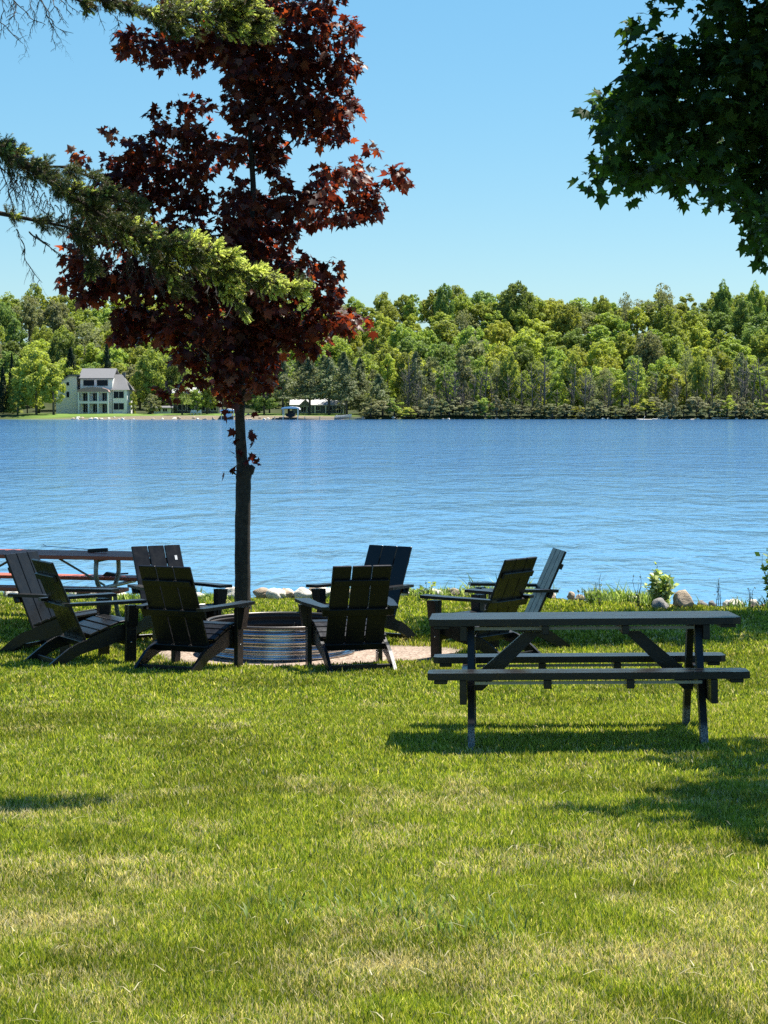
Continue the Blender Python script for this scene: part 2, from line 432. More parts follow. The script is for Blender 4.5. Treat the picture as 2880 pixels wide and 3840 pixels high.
    P[:, 2] = np.stack([x + dx * .5 - wx, y + dy * .5 - wy, g + .012], 1); P[:, 3] = np.stack([x + dx * .5 + wx, y + dy * .5 + wy, g + .012], 1)
    P[:, 4] = np.stack([x + dx, y + dy, g + .008], 1)
    VV.append(P.reshape(-1, 3)); CC.append(np.repeat(np.array([.50, .45, .26]) * rng.uniform(.7, 1.2, n)[:, None], 5, 0))
    Vv = np.concatenate(VV); Cc = np.concatenate(CC); nb = len(Vv) // 5
    t = np.array([[0, 1, 3], [0, 3, 2], [2, 3, 4]])
    T = (np.arange(nb)[:, None, None] * 5 + t[None]).reshape(-1, 3)
    me = tri_mesh('grass', Vv, T, Cc, True)
    o = link('grass', me, None, M_GRASS)
    tag(o, 'short sunlit lawn grass with dry straw coloured patches', 'grass', kind='stuff')
make_grass()

# ------------------------------------------------------------ adirondack chairs
def make_chair():
    root = empty('adirondack_chair')
    a = math.atan2(.33, .74); cy, cz = -.055, .17
    Mb = Matrix.Translation((0, cy, cz)) @ Matrix.Rotation(a, 4, 'X')
    b = MB()
    L = .81
    for i in (-1, 0, 1): b.box(i * .173 - .0815, i * .173 + .0815, -.011, .011, 0, L, Mb, .004)
    b.build('backrest', M_BLACK, root)
    u = MB(); u.box(-.235, .235, -.040, -.0125, .635, .69, Mb, .003); u.build('back_rail', M_BLACK, root)
    u = MB(); u.box(-.315, .315, -.042, -.0125, .345, .41, Mb, .003); u.build('arm_rail', M_BLACK, root)
    u = MB(); u.box(-.262, .262, -.045, -.0125, .01, .07, Mb, .003); u.build('lower_rail', M_BLACK, root)
    prof = [(.345, .352), (.30, .362), (.20, .342), (.08, .300), (-.02, .262), (-.09, .225), (-.16, .205), (-.24, .165), (-.33, .10), (-.475, -.012),
            (-.335, -.012), (-.24, .055), (-.14, .105), (-.02, .14), (.10, .17), (.22, .205), (.345, .245)]
    for s in (-1, 1):
        m = MB(); x0, x1 = (.265, .295) if s > 0 else (-.295, -.265)
        m.prism(prof, 'x', x0, x1); m.build('rear_leg', M_BLACK, root)
        m = MB(); x0, x1 = (.298, .338) if s > 0 else (-.338, -.298)
        m.box(x0, x1, .265, .365, -.012, .528, None, .004); fl = m.build('front_leg', M_BLACK, root)
        m = MB()
        for z in (.2,):
            xx = .3385 * s
            m.tube([(xx - .002 * s, .315, z), (xx + .004 * s, .315, z)], .007, 8)
        m.build('bolt', M_BOLT, fl)
        m = MB(); pr = [(.3395 * s, .528), (.405 * s, .528), (.372 * s, .34), (.3395 * s, .335)]
        m.prism(pr, 'y', .27, .36); m.build('arm_bracket', M_BLACK, root)
        m = MB(); n = 8
        pl = [(.285, .425), (.418, .425), (.423, .40), (.41, .15), (.335, -.30), (.262, -.30), (.262, -.10), (.285, .10)]
        pl = [(x * s, y) for x, y in pl]
        Ma = Matrix.Translation((0, .0, .5335)) @ Matrix.Rotation(R(1.3), 4, 'X')
        m.prism(pl, 'z', 0.004, .031, Ma); m.build('arm', M_BLACK, root)
    st = MB()
    ctr = [(.352, .362, 6), (.262, .369, -8), (.172, .347, -18), (.082, .313, -22), (-.008, .278, -22)]
    for y, z, ang in ctr:
        Ms = Matrix.Translation((0, y, z)) @ Matrix.Rotation(R(-ang), 4, 'X')
        st.box(-.295, .295, -.041, .041, -.002, .020, Ms, .004)
    st.build('seat', M_BLACK, root)
    m = MB(); m.box(-.297, .297, .30, .33, .165, .225, None, .003); m.build('front_stretcher', M_BLACK, root)
    m = MB(); m.box(-.264, .264, -.345, -.315, .018, .065, None, .003); m.build('rear_stretcher', M_BLACK, root)
    return root
TOPY = -.405     # local y of the top of the backrest
chairs = [  # px of backrest top centre, distance, heading (clockwise from away-from-camera), label
    (606, 17.2, 26, 'black adirondack chair just left of the fire ring with its back to the lawn'),
    (1361, 17.3, -14, 'black adirondack chair right of the fire ring with its back to the lawn'),
    (142, 17.85, 61, 'black adirondack chair at far left turned right, back slats facing the lawn'),
    (68, 19.1, 115, 'adirondack chair at far left with grey sunlit front slats, partly behind another chair'),
    (578, 19.8, 149, 'grey looking adirondack chair facing the camera behind the left fire ring chair'),
    (1471, 20.0, 216, 'black adirondack chair facing the camera beyond the fire ring, half hidden by another'),
    (1965, 18.1, 307, 'black adirondack chair directly behind the black picnic table top'),
    (2108, 19.5, 262, 'adirondack chair seen from its side behind the picnic table, rightmost of the circle')]
proto = make_chair()
for i, (px, D, hd, lab) in enumerate(chairs):
    o = proto if i == 0 else copy_tree(proto)
    X0 = (px - 1440) / F * D; h = R(hd)
    ox = X0 - TOPY * math.sin(h); oy = D - TOPY * math.cos(h)
    gx = (G(ox + .3, oy) - G(ox - .3, oy)) / .6; gy = (G(ox, oy + .3) - G(ox, oy - .3)) / .6
    o.location = (ox, oy, G(ox, oy) + .004); o.rotation_euler = (math.atan(gy) * .5, 0, -h)
    tag(o, lab, 'chair', 'adirondack chairs around the fire ring')

    if i == 4:      # paper tag left on the front of this backrest
        bk = next(c for c in o.children if c.name.startswith('backrest')); a = math.atan2(.33, .74)
        q_ = MB(); q_.box(-.20, -.175, .012, .0135, .655, .70, Matrix.Translation((0, -.055, .17)) @ Matrix.Rotation(a, 4, 'X')); q_.build('tag', mat_simple('white_paper', (.8, .8, .78), .6), bk)

# ------------------------------------------------------------ black picnic table
def make_table():
    root = empty('picnic_table')
    def boards(mb, y0, n, bw, gap, x0, x1, z0, z1, ch):
        tot = n * bw + (n - 1) * gap
        for k in range(n):
            a = y0 - tot / 2 + k * (bw + gap); b = a + bw
            if k == 0: pl = [(x0 + ch, a), (x1 - ch, a), (x1, a + ch), (x1, b), (x0, b), (x0, a + ch)]
            elif k == n - 1: pl = [(x0, a), (x1, a), (x1, b - ch), (x1 - ch, b), (x0 + ch, b), (x0, b - ch)]
            else: pl = [(x0, a), (x1, a), (x1, b), (x0, b)]
            mb.prism(pl, 'z', z0, z1)
    hx = .915
    m = MB(); boards(m, 0, 5, .138, .008, -hx, hx, .700, .740, .05); m.build('tabletop', M_BLACK, root)
    for s in (-1, 1):
        m = MB(); boards(m, s * .61, 2, .138, .008, -hx, hx, .415, .455, .03); m.build('bench_seat', M_BLACK, root)
    for x in (-.23, .24):
        m = MB(); m.box(x - .02, x + .02, -.345, .345, .645, .698, None, .003); m.build('tabletop_batten', M_BLACK, root)
        for s in (-1, 1):
            m = MB(); m.box(x - .022, x + .022, s * .61 - .13, s * .61 + .13, .362, .413, None, .003); m.build('seat_batten', M_BLACK, root)
    for x in (-.84, .84):
        m = MB(); m.box(x - .045, x + .045, -.335, .335, .680, .6985, None, .003); m.build('tabletop_batten', M_BLACK, root)
        for s in (-1, 1):
            m = MB(); m.box(x - .038, x + .038, s * .61 - .125, s * .61 + .125, .392, .4135, None, .003); m.build('seat_batten', M_BLACK, root)
    for sx in (-1, 1):
        m = MB(); m.box(*sorted((sx * .692, sx * .732)), -.34, .34, .61, .698, None, .003); m.build('tabletop_beam', M_BLACK, root)
        m = MB(); m.box(*sorted((sx * .692, sx * .732)), -.745, .745, .275, .413, None, .003); m.build('seat_beam', M_BLACK, root)
        for sy in (-1, 1):
            m = MB(); x0, x1 = sorted((sx * .650, sx * .690))
            m.prism([(sy * .16, .698), (sy * .27, .698), (sy * .64, -.02), (sy * .53, -.02)], 'x', x0, x1); m.build('leg', M_LEG, root)
        m = MB()
        xa, xb = sx * .25, sx * .66
        m.prism([(xa, .642), (xa + sx * .10, .642), (xb, .375), (xb, .29), (xb - sx * .055, .29)], 'y', -.035, .035)
        m.build('brace', M_BLACK, root)
    m = MB(); m.box(-.645, .645, -.30, -.285, .672, .690); m.box(-.645, .645, .285, .30, .672, .690); m.build('tabletop_rail', M_RAIL, root)
    for s in (-1, 1):
        m = MB(); y = s * .61; m.box(-.645, .645, y - .115, y - .10, .388, .405); m.build('seat_rail', M_RAIL, root)
    return root
t = make_table()
tx, ty = 1.205, 12.33
t.location = (tx, ty, G(tx, ty) + .004)
t.rotation_euler = (-.046, -.013, R(-3.0))
tag(t, 'black slatted picnic table with attached benches standing on the lawn at right', 'picnic table')

# ------------------------------------------------------------ fire ring
def make_ring():
    cx, cy = -.955, 18.85
    root = empty('fire_ring', (cx, cy, G(cx, cy)))
    tag(root, 'corrugated galvanised steel fire ring on bare sandy ground between the chairs', 'fire ring')
    t = NT('galvanised_steel'); v = t.vec()
    n = t.noise(5, 5, .6, v); n2 = t.noise(2.2, 4, .7, t.vec(scale=(1, 1, 6)))
    c = t.mix(t.ramp(n, [(.3, (.46, .47, .49)), (.7, (.68, .69, .70))]), (.16, .09, .055), t.ramp(n2, [(.5, (0, 0, 0)), (.68, (.7,) * 3)]))
    t.pbr(c, .22, .92, .5, t.noise(40, 3, .6, v), .06, .002)
    soot = mat_simple('sooty_steel', (.05, .042, .038), .8, .2)
    Rr = .675; prof = []
    nz = 64
    for i in range(nz + 1):
        z = -.01 + .305 * i / nz; prof.append((Rr + .013 * math.sin(z / .0725 * 2 * math.pi), z))
    b = MB(); b.lathe(prof, 96); b.build('outer_wall', t.m, root)
    b = MB(); b.lathe([(r - .012, z) for r, z in prof], 96); b.build('inner_wall', soot, root)
    b = MB(); pr = [(Rr - .006 + .016 * math.cos(a), .30 + .013 * math.sin(a)) for a in np.linspace(0, 2 * math.pi, 13)]
    b.lathe(pr, 96); b.build('rim', mat_simple('darkened_rim_steel', (.12, .11, .10), .4, .7), root)
    # ash bed and burnt wood inside, things of their own
    ash = mat_simple('grey_ash', (.13, .11, .10), .95, 0, .1, .5, 14, .8, .02)
    a = MB(); vv = [(0, 0, .07)]; nr = 8; nk = 32
    for i in range(1, nr + 1):
        for k in range(nk):
            r = (Rr - .035) * i / nr; an = 2 * math.pi * k / nk
            vv.append((r * math.cos(an), r * math.sin(an), .06 + .03 * math.sin(9 * an + i) * math.sin(i * 1.3) + random.uniform(-.008, .008)))
    ff = [(0, 1 + k, 1 + (k + 1) % nk) for k in range(nk)]
    for i in range(nr - 1):
        for k in range(nk): ff.append((1 + i * nk + k, 1 + (i + 1) * nk + k, 1 + (i + 1) * nk + (k + 1) % nk, 1 + i * nk + (k + 1) % nk))
    a.add(vv, ff, True); o = a.build('ash', ash); o.location = (cx, cy, G(cx, cy)); tag(o, 'grey ash and cinders filling the fire ring', 'ash', kind='stuff')
    char = mat_simple('charred_wood', (.03, .024, .02), .85, 0, .2, .6, 12, .9, .02)
    labs = ['charred log lying across the ash in the fire ring, longest of the three', 'short charred log leaning on the fire ring wall at the back', 'charred log end near the left rim inside the fire ring']
    for (p, q_, rr, lb) in (((-.3, .1, .13), (.35, .28, .16), .045, labs[0]), ((.1, .45, .12), (.42, .38, .2), .04, labs[1]), ((-.45, -.1, .12), (-.15, .2, .14), .05, labs[2])):
        m = MB(); P0, P1 = Vector(p), Vector(q_)
        m.tube([P0 + (P1 - P0) * s + Vector((0, 0, .008 * math.sin(s * 9))) for s in np.linspace(0, 1, 7)], [rr * (1 + .1 * math.sin(i * 2.1)) for i in range(7)], 9)
        o = m.build('charred_log', char); o.location = (cx, cy, G(cx, cy)); tag(o, lb, 'log', 'charred logs in the fire ring')
    m = MB(); m.tube([(.08, -.45, .10), (.13, -.55, .25), (.16, -.63, .345)], [.006, .005, .003], 6); m.tube([(.13, -.55, .25), (.15, -.56, .30)], [.004, .002], 5)
    o = m.build('stick', M_TWIG); o.location = (cx, cy, G(cx, cy)); tag(o, 'thin pale stick poking up over the front of the fire ring', 'stick')
make_ring()

# ------------------------------------------------------------ red boarded picnic table (tube frame) at far left
def make_red_table():
    cx, cy, rz = -3.62, 21.35, R(-13)
    root = empty('picnic_table', (cx, cy, G(cx, cy) + .004), rz)
    tag(root, 'weathered red board picnic table on pale bent tube legs at the left lakeside', 'picnic table')
    red = NT('red_stained_board'); v = red.vec(scale=(.3, 3, 3))
    n = red.noise(6, 5, .65, v)
    c = red.ramp(n, [(.3, (.34, .07, .035)), (.6, (.46, .12, .06)), (.8, (.48, .28, .18))])
    red.pbr(c, .55, 0, .35, red.noise(40, 4, .6, v), .3, .003)
    tube = mat_simple('pale_painted_tube', (.30, .28, .22), .45, .3)
    hx = 1.22
    m = MB()
    for k in range(5): y = -.375 + k * .152; m.box(-hx, hx, y, y + .143, .712, .752, None, .004)
    m.build('tabletop', red.m, root)
    for s in (-1, 1):
        m = MB()
        for k in (0, 1): y = s * .70 - .142 + k * .146; m.box(-hx, hx, y, y + .138, .42, .458, None, .004)
        m.build('bench_seat', red.m, root)
    for x in (-.78, .78):
        m = MB()
        m.tube([(x, -.34, .70), (x, .34, .70)], .02, 10)
        m.tube([(x, -.82, .405), (x, .82, .405)], .021, 10)
        for s in (-1, 1):
            pts = [(.31, .70), (.33, .62), (.33, .55), (.29, .47), (.22, .41), (.20, .34), (.24, .22), (.28, .12), (.34, .05), (.44, .02), (.60, .015)]
            m.tube([(x, s * a, b) for a, b in pts], .024, 10)
        m.build('leg_frame', tube, root)
        m = MB(); d = 1 if x < 0 else -1
        m.tube([(x + .03 * d, 0, .42), (x + d * .55, 0, .70)], .012, 8); m.build('brace', tube, root)
    zt = G(cx, cy) + .004 + .752
    Mx = Matrix.Translation((cx, cy, 0)) @ Matrix.Rotation(rz, 4, 'Z')
    # roasting fork on the tabletop
    b = empty('roasting_fork'); b.matrix_world = Matrix.Translation((cx, cy, zt)) @ Matrix.Rotation(rz, 4, 'Z') @ Matrix.Translation((.62, .1, .0))
    tag(b, 'long thin wire fork with a black handle lying on the red tabletop', 'roasting fork')
    m = MB(); m.box(-.09, .13, -.02, .02, .004, .042, Matrix.Rotation(R(-4), 4, 'Y'), .008); m.build('handle', M_BLACK, b)
    m = MB(); m.tube([(-.09, 0, .03), (-.3, 0, .045), (-.55, .0, .058), (-.6, .02, .075)], .004, 6); m.tube([(-.42, 0, .052), (-.60, -.04, .06)], .003, 6); m.build('wire', M_BOLT, b)
    b = empty('grill_brush'); b.matrix_world = Matrix.Translation((cx, cy, zt - .752 + .458)) @ Matrix.Rotation(rz, 4, 'Z') @ Matrix.Translation((.55, .70, 0))
    tag(b, 'small black brush left on the far bench of the red picnic table', 'brush')
    m = MB(); m.prism([(-.09, 0), (.09, 0), (.05, .03), (-.04, .045)], 'y', -.03, .03); m.build('head', M_BLACK, b)
    m = MB(); m.tube([(.05, 0, .02), (.2, 0, .03)], .009, 8); m.build('handle', M_BLACK, b)
make_red_table()

# ------------------------------------------------------------ leafy trees near by
def leaf_template():
    h = [(0, .05), (.24, -.10), (.23, .10), (.54, .13), (.40, .30), (.55, .62), (.27, .53), (.15, .72), (0, 1.02)]
    pts = h + [(-x, y) for x, y in reversed(h[1:-1])]
    P = np.array([(0, .3, 0)] + [(x, y, -.28 * abs(x) - .12 * y * y) for x, y in pts])
    n = len(pts); T = np.array([(0, 1 + i, 1 + (i + 1) % n) for i in range(n)])
    return P, T
LP, LT = leaf_template()
def unit(a): return a / np.maximum(np.linalg.norm(a, axis=-1, keepdims=True), 1e-9)
def leaves(pos, out, size, cols):
    """place maple leaves: pos (n,3), outward dir (n,3), size (n,), colours (n,3)"""
    n = len(pos)
    tip = unit(out * .55 + np.array([0, 0, -.55]) + rng.normal(0, .55, (n, 3)))
    nr = unit(out * .5 + np.array([0, 0, .8]) + rng.normal(0, .6, (n, 3)))
    side = unit(np.cross(tip, nr)); nr = np.cross(side, tip)
    B = np.stack([side, tip, nr], 1)                       # rows: x,y,z axes
    lp = LP[None] * np.stack([rng.uniform(.8, 1.1, n), rng.uniform(.85, 1.1, n), rng.uniform(.2, 2.4, n) * np.where(rng.random(n) < .2, -1, 1)], 1)[:, None]
    V = pos[:, None] + np.einsum('nkj,njd->nkd', lp, B) * size[:, None, None]
    T = (np.arange(n)[:, None, None] * len(LP) + LT[None]).reshape(-1, 3)
    return V.reshape(-1, 3), T, np.repeat(cols, len(LP), 0)
def leafy_crown(name, blobs, lai, size, palette, mat, parent, origin):
    """blobs: (centre Vector, rx, rz, ry) in metres"""
    P = []; O = []
    for c, rx, rz, ry in blobs:
        n = max(3, int(lai * math.pi * rx * rz / (.42 * size * size)))
        u = rng.normal(size=(n, 3)); u = unit(u); rad = rng.random(n) ** .42
        e = u * rad[:, None]
        # ragged rim: a few leaves stray outside
        e *= np.where(rng.random(n) < .12, 1.22, 1.0)[:, None]
        P.append(np.array(c) + e * np.array([rx, ry, rz])); O.append(unit(u * np.array([1, 1, .6])))
    P = np.concatenate(P); O = np.concatenate(O)
    sz = size * rng.uniform(.6, 1.3, len(P))
    pal = np.array([p[1] for p in palette]); pr = np.array([p[0] for p in palette]); pr = pr / pr.sum()
    cols = pal[rng.choice(len(pal), len(P), p=pr)] * rng.uniform(.75, 1.25, len(P))[:, None]
    V, T, C = leaves(P, O, sz, cols)
    me = tri_mesh(name, V - np.array(origin), T, C)
    return link(name, me, parent, mat)
def curve_pts(a, b, sag=.1, n=6, wob=.03):
    a, b = Vector(a), Vector(b); L = (b - a).length; out = []
    r1, r2 = random.uniform(-1, 1), random.uniform(-1, 1)
    for i in range(n + 1):
        t = i / n; p = a.lerp(b, t)
        p.z += -sag * L * math.sin(math.pi * t); p.x += wob * L * r1 * math.sin(2 * math.pi * t); p.y += wob * L * r2 * math.sin(math.pi * t)
        out.append(p)
    return out

def branch_set(blobs, base, trunk_at, drop, n_major, r_main, D_first=None):
    """a few curved main boughs from the trunk; lesser twigs leave the nearest bough"""
    m = MB(); majors = []
    order = sorted(blobs, key=lambda b: -b[1])
    for c, rx, rz, ry in order:
        if len(majors) >= n_major: break
        if all((c - q_[-1]).length > .55 for q_ in majors):
            cc = c - base; st = trunk_at(cc, drop)
            mid = st.lerp(cc, .5) + Vector((0, 0, -.10 * (cc - st).length)); out = []
            for k in range(9):
                t_ = k / 8; p = st * (1 - t_) ** 2 + mid * 2 * t_ * (1 - t_) + cc * t_ * t_
                out.append(p + Vector((random.gauss(0, .018), random.gauss(0, .018), random.gauss(0, .012))) * (0 < k < 8))
            L = (cc - st).length; r0 = r_main * (.4 + .35 * L)
            m.tube(out, [r0 * (1 - .8 * k / 8) for k in range(9)], 6); majors.append([p + base for p in out])
    for c, rx, rz, ry in blobs:
        best = min((p for q_ in majors for p in q_[2:]), key=lambda p: (p - c).length + .25 * abs(p.y - c.y))
        if (best - c).length > .5: continue
        if (best - c).length > .02: m.tube([p - base for p in curve_pts(best, c, .05, 4, .05)], [.006, .005, .004, .003, .002], 4, False)
        for k in range(3):
            e = c + Vector((random.uniform(-rx, rx), random.uniform(-ry, ry), random.uniform(-rz, rz))) * .8
            m.tube([c - base, e - base], [.003, .0015], 3, False)
    return m, majors
def red_maple():
    D0 = 22.4; base = W(908, 2300, D0); base.z = G(base.x, base.y) - .03
    root = empty('red_maple_tree', base)
    tag(root, 'young maple with dark red leaves and slim bare trunk standing by the lake', 'tree')
    s = F / D0
    raw = [(500,165,72,72),(610,190,90,75),(720,170,90,105),(850,120,110,140),(960,60,110,100),(1075,40,80,90),(1215,30,55,50),(1185,110,85,70),(1320,110,42,62),
        (960,250,140,120),(1110,230,130,120),(1250,250,95,95),(1340,245,36,26),(1100,400,120,100),(1240,400,115,95),(1215,490,95,55),(1330,400,35,35),(885,385,60,80),(745,400,70,42),
        (660,378,26,30),(590,430,40,35),(620,480,50,40),(700,490,85,45),(530,550,70,50),(425,505,38,36),(300,600,36,36),(285,575,26,24),(470,620,90,62),(620,590,105,65),(770,570,95,75),(890,560,48,60),(1010,560,75,75),
        (420,720,110,90),(580,720,110,85),(725,745,90,65),(720,650,70,50),(890,790,90,75),(1050,680,42,60),(1075,770,95,72),(1200,740,100,80),(1225,655,60,42),(1320,650,75,66),
        (1375,745,75,75),(1405,560,40,24),(1490,655,56,58),(1300,810,80,34),(1180,835,80,34),(1070,870,62,42),(350,830,80,80),(500,870,125,95),(680,880,120,90),(850,920,125,90),(1000,940,100,80),
        (285,970,68,72),(258,1050,42,46),(1110,1020,100,72),(1235,1000,52,52),(1225,1095,70,66),(400,1030,125,82),(330,1105,66,40),(580,1050,145,100),(780,1070,145,100),(980,1090,145,105),
        (490,1190,80,72),(640,1220,125,84),(820,1230,135,95),(1000,1240,135,95),(1150,1220,105,75),(1290,1205,72,52),(1385,1190,14,16),(1388,1232,18,24),(480,1265,62,30),(700,1340,72,46),
        (860,1360,95,66),(985,1350,80,60),(1160,1310,60,30),(640,1465,58,36),(720,1425,52,36),(800,1400,50,50),(850,1440,62,48),(960,1430,75,42),(880,1490,48,26),(1010,1455,30,24)]
    axis_px = lambda y: np.interp(y, [0, 200, 500, 700, 900, 1200, 1450], [985, 965, 940, 950, 940, 925, 905])
    blobs = []
    for x, y, rx, ry in raw:
        off = abs(x - axis_px(y)) ; big = max(rx, ry)
        spread = max(0.05, math.sqrt(max(0, 430 ** 2 - off ** 2)) / s * .55) if off < 430 else .12
        reps = 1 if big < 60 else 3 if y > 1000 else 2
        for k in range(reps):
            d = random.uniform(-spread, spread)
            blobs.append((W(x, y, D0 + d), rx / s * (1 if k == 0 else .85), ry / s * (1 if k == 0 else .85), max(.08, big / s * 1.15)))
    for k in range(34):
        y = 60 + k * 38; x = axis_px(y) + random.uniform(-70, 70)
        if not (600 < y < 700): blobs.append((W(x, y, D0 + random.uniform(-.5, .5)), .19, .17, .3))
    # crown above the frame
    for i in range(26):
        z = random.uniform(6.9, 9.0); r = 1.3 * (1 - (z - 6.7) / 2.9)
        blobs.append((Vector((base.x + .25 + random.uniform(-r, r), D0 + random.uniform(-r, r), z)), .32, .3, .35))
    # single leaves sprouting from the bare trunk
    loose = [(950,1625),(952,1660),(870,1645),(872,1695),(955,1710),(975,1738),(868,1760),(938,1612),(945,1655),(880,1650),(888,1690),(942,1705),(968,1735),(860,1770),(842,1775),(934,1722),(884,1712),(930,1550),(842,1535),(850,1560),(835,1520),(945,1548),(880,1612),(888,1740)]
    pal = [(4, (.040, .010, .008)), (3, (.068, .017, .011)), (2.0, (.13, .036, .017)), (.6, (.12, .06, .045))]
    crown = leafy_crown('crown', blobs, 2.0, .102, pal, M_LEAF_RED, root, base)
    P = np.array([W(x, y, D0 - .1 + random.uniform(-.05, .05)) for x, y in loose]); O = unit(rng.normal(size=P.shape))
    V, T, C = leaves(P, O, np.full(len(P), .10), np.tile(np.array([.04, .008, .008]), (len(P), 1)))
    link('trunk_leaves', tri_mesh('trunk_leaves', V - np.array(base), T, C), root, M_LEAF_RED)
    # trunk
    tp = [(912, 2330, .115), (911, 2290, .098), (910, 2200, .088), (909, 2050, .087), (911, 1900, .085), (912, 1800, .084), (916, 1765, .088), (908, 1735, .064), (902, 1650, .060), (900, 1560, .052), (904, 1480, .05), (915, 1350, .046),
          (928, 1150, .042), (940, 900, .036), (950, 700, .032), (938, 500, .028), (960, 250, .022), (982, 0, .017), (990, -300, .012), (995, -480, .004)]
    pts = [W(a, b, D0) - base for a, b, c in tp]
    def trunk_at(z):
        zs = [p.z for p in pts]; return Vector((np.interp(z, zs, [p.x for p in pts]), np.interp(z, zs, [p.y for p in pts]), z))
    m = MB()
    fine = []; rad = []
    for i in range(len(pts) - 1):
        for k in range(4):
            t_ = k / 4; fine.append(pts[i].lerp(pts[i + 1], t_) + Vector((random.uniform(-1, 1), random.uniform(-1, 1), 0)) * .003); rad.append((tp[i][2] * (1 - t_) + tp[i + 1][2] * t_) * random.uniform(.975, 1.03))
    m.tube(fine, rad, 14)
    kn = W(943, 1762, D0) - base; m.tube([kn + Vector((-.08, 0, -.09)), kn + Vector((-.012, -.01, -.02)), kn + Vector((.006, -.01, .03)), kn + Vector((-.01, -.01, .055))], [.02, .042, .038, .012], 10)
    m.build('trunk', M_BARK, root)
    m, _ = branch_set(blobs, base, lambda c, d: trunk_at(max(2.2, c.z - d - .5 * math.hypot(c.x - .1, c.y))), .25, 26, .022)
    m.build('branches', M_BARK, root)
red_maple()

def green_maple():
    D0 = 22.8; s = F / D0
    base = Vector((6.5, 23.4, 0)); base.z = G(base.x, base.y) - .03
    root = empty('green_maple_tree', base)
    tag(root, 'large green maple whose leafy boughs hang into the upper right sky', 'tree')
    raw = [(2460,30,46,42),(2420,88,40,44),(2352,108,38,44),(2385,190,52,58),(2480,175,62,44),(2580,180,55,34),(2570,15,50,28),(2700,60,85,80),(2840,80,80,120),(2400,285,82,72),
        (2520,265,105,80),(2650,220,105,95),(2780,230,110,110),(2875,250,60,120),(2280,385,72,50),(2208,412,26,24),(2400,395,115,85),(2540,410,125,95),(2690,400,125,100),(2830,410,100,100),
        (2285,480,62,50),(2236,500,24,24),(2420,515,110,85),(2560,530,110,70),(2700,545,115,85),(2830,555,90,90),(2285,610,78,55),(2205,668,36,42),(2245,705,48,34),(2380,650,105,72),(2500,630,95,64),
        (2560,715,44,56),(2630,630,85,62),(2700,700,72,66),(2820,680,85,85),(2660,768,14,20),(2370,742,15,14),(2830,780,75,80),(2850,880,50,75),(2800,880,36,45),(2850,955,34,38),(2885,985,24,24)]
    for i in range(60):
        raw.append((random.uniform(2950, 4300), random.uniform(-300, 850) , 130, 120))
    for i in range(26):
        raw.append((random.uniform(2560, 3000), random.uniform(-350, -110), 120, 110))
    blobs = []
    for x, y, rx, ry in raw:
        big = max(rx, ry)
        for k in range(3 if big > 60 else 1):
            d = (random.uniform(-.6, .4) if k == 0 else random.uniform(0, 1.2)) if x < 2900 else random.uniform(-.9, 1.2)
            blobs.append((W(x, y, D0 + d), rx / s, ry / s, max(.1, big / s * 1.2)))
    pal = [(4, (.026, .048, .010)), (3, (.036, .064, .013)), (1.4, (.06, .10, .018)), (.5, (.04, .07, .03))]
    leafy_crown('crown', blobs, 1.75, .14, pal, M_LEAF_GREEN, root, base)
    m = MB(); m.tube([(0, 0, -.1), (.02, 0, .3), (0, 0, 1.5), (-.05, 0, 2.8), (-.2, 0, 4.5), (-.3, 0, 6.5)], [.26, .2, .18, .16, .12, .06], 14); m.build('trunk', M_BARK, root)
    m, _ = branch_set(blobs, base, lambda c, d: Vector((-.15, 0, min(max(2.4, c.z - d), 6))), 1.0, 22, .03)
    m.build('branches', M_BARK, root)
green_maple()

def lawn_point(px, py):
    """where the sight line through a photo pixel meets the lawn"""
    a, b = 3.0, 26.0
    for _ in range(40):
        c = (a + b) / 2; p = W(px, py, c)
        if p.z > G(p.x, p.y): a = c
        else: b = c
    return W(px, py, a)
def shade_maple():
    base = Vector((6.4, 12.2, 0)); base.z = G(base.x, base.y) - .03
    root = empty('shade_maple_tree', base)
    tag(root, 'maple standing on the lawn beyond the right edge, its boughs shading the grass', 'tree')
    blobs = []
    for px, py, r in ((2840,2890,.34),(2700,2885,.22),(2560,2870,.16),(2460,2868,.12),(2870,2985,.42),(2720,2975,.32),(2600,3000,.28),(2500,3030,.22),(2420,3050,.2),(2210,3055,.12),(2090,3050,.10),(2150,3062,.11),
                      (2760,3075,.30),(2640,3095,.22),(2880,3100,.36),(2800,2935,.35),(2830,3040,.38),(2700,3030,.25),(2960,2900,.5),(3050,3000,.55),(3080,3150,.4)):
        g = lawn_point(px, py); h = random.uniform(4.9, 5.5); p = g + SUN * (h / SUN.z)
        blobs.append((p, r, r * .55, r * .8))
    for i in range(34): blobs.append((Vector((random.uniform(5.0, 8.6), random.uniform(10.2, 14.4), random.uniform(4.2, 8.5))), .6, .5, .6))
    pal = [(4, (.020, .036, .010)), (3, (.028, .050, .013))]
    leafy_crown('crown', blobs, 2.6, .15, pal, M_LEAF_GREEN, root, base)
    m = MB(); m.tube([(0, 0, -.1), (0, 0, .3), (0, 0, 2.8), (.1, 0, 5), (.2, 0, 7)], [.27, .21, .18, .13, .05], 12); m.build('trunk', M_BARK, root)
    m = MB()
    for c, rx, rz, ry in blobs:
        c = c - base; m.tube(curve_pts((.05, 0, min(max(2.6, c.z - 1.2), 5.5)), c, -.03, 6), [.04 * (1 - .85 * i / 6) for i in range(7)], 5)
    m.build('branches', M_BARK, root)
shade_maple()

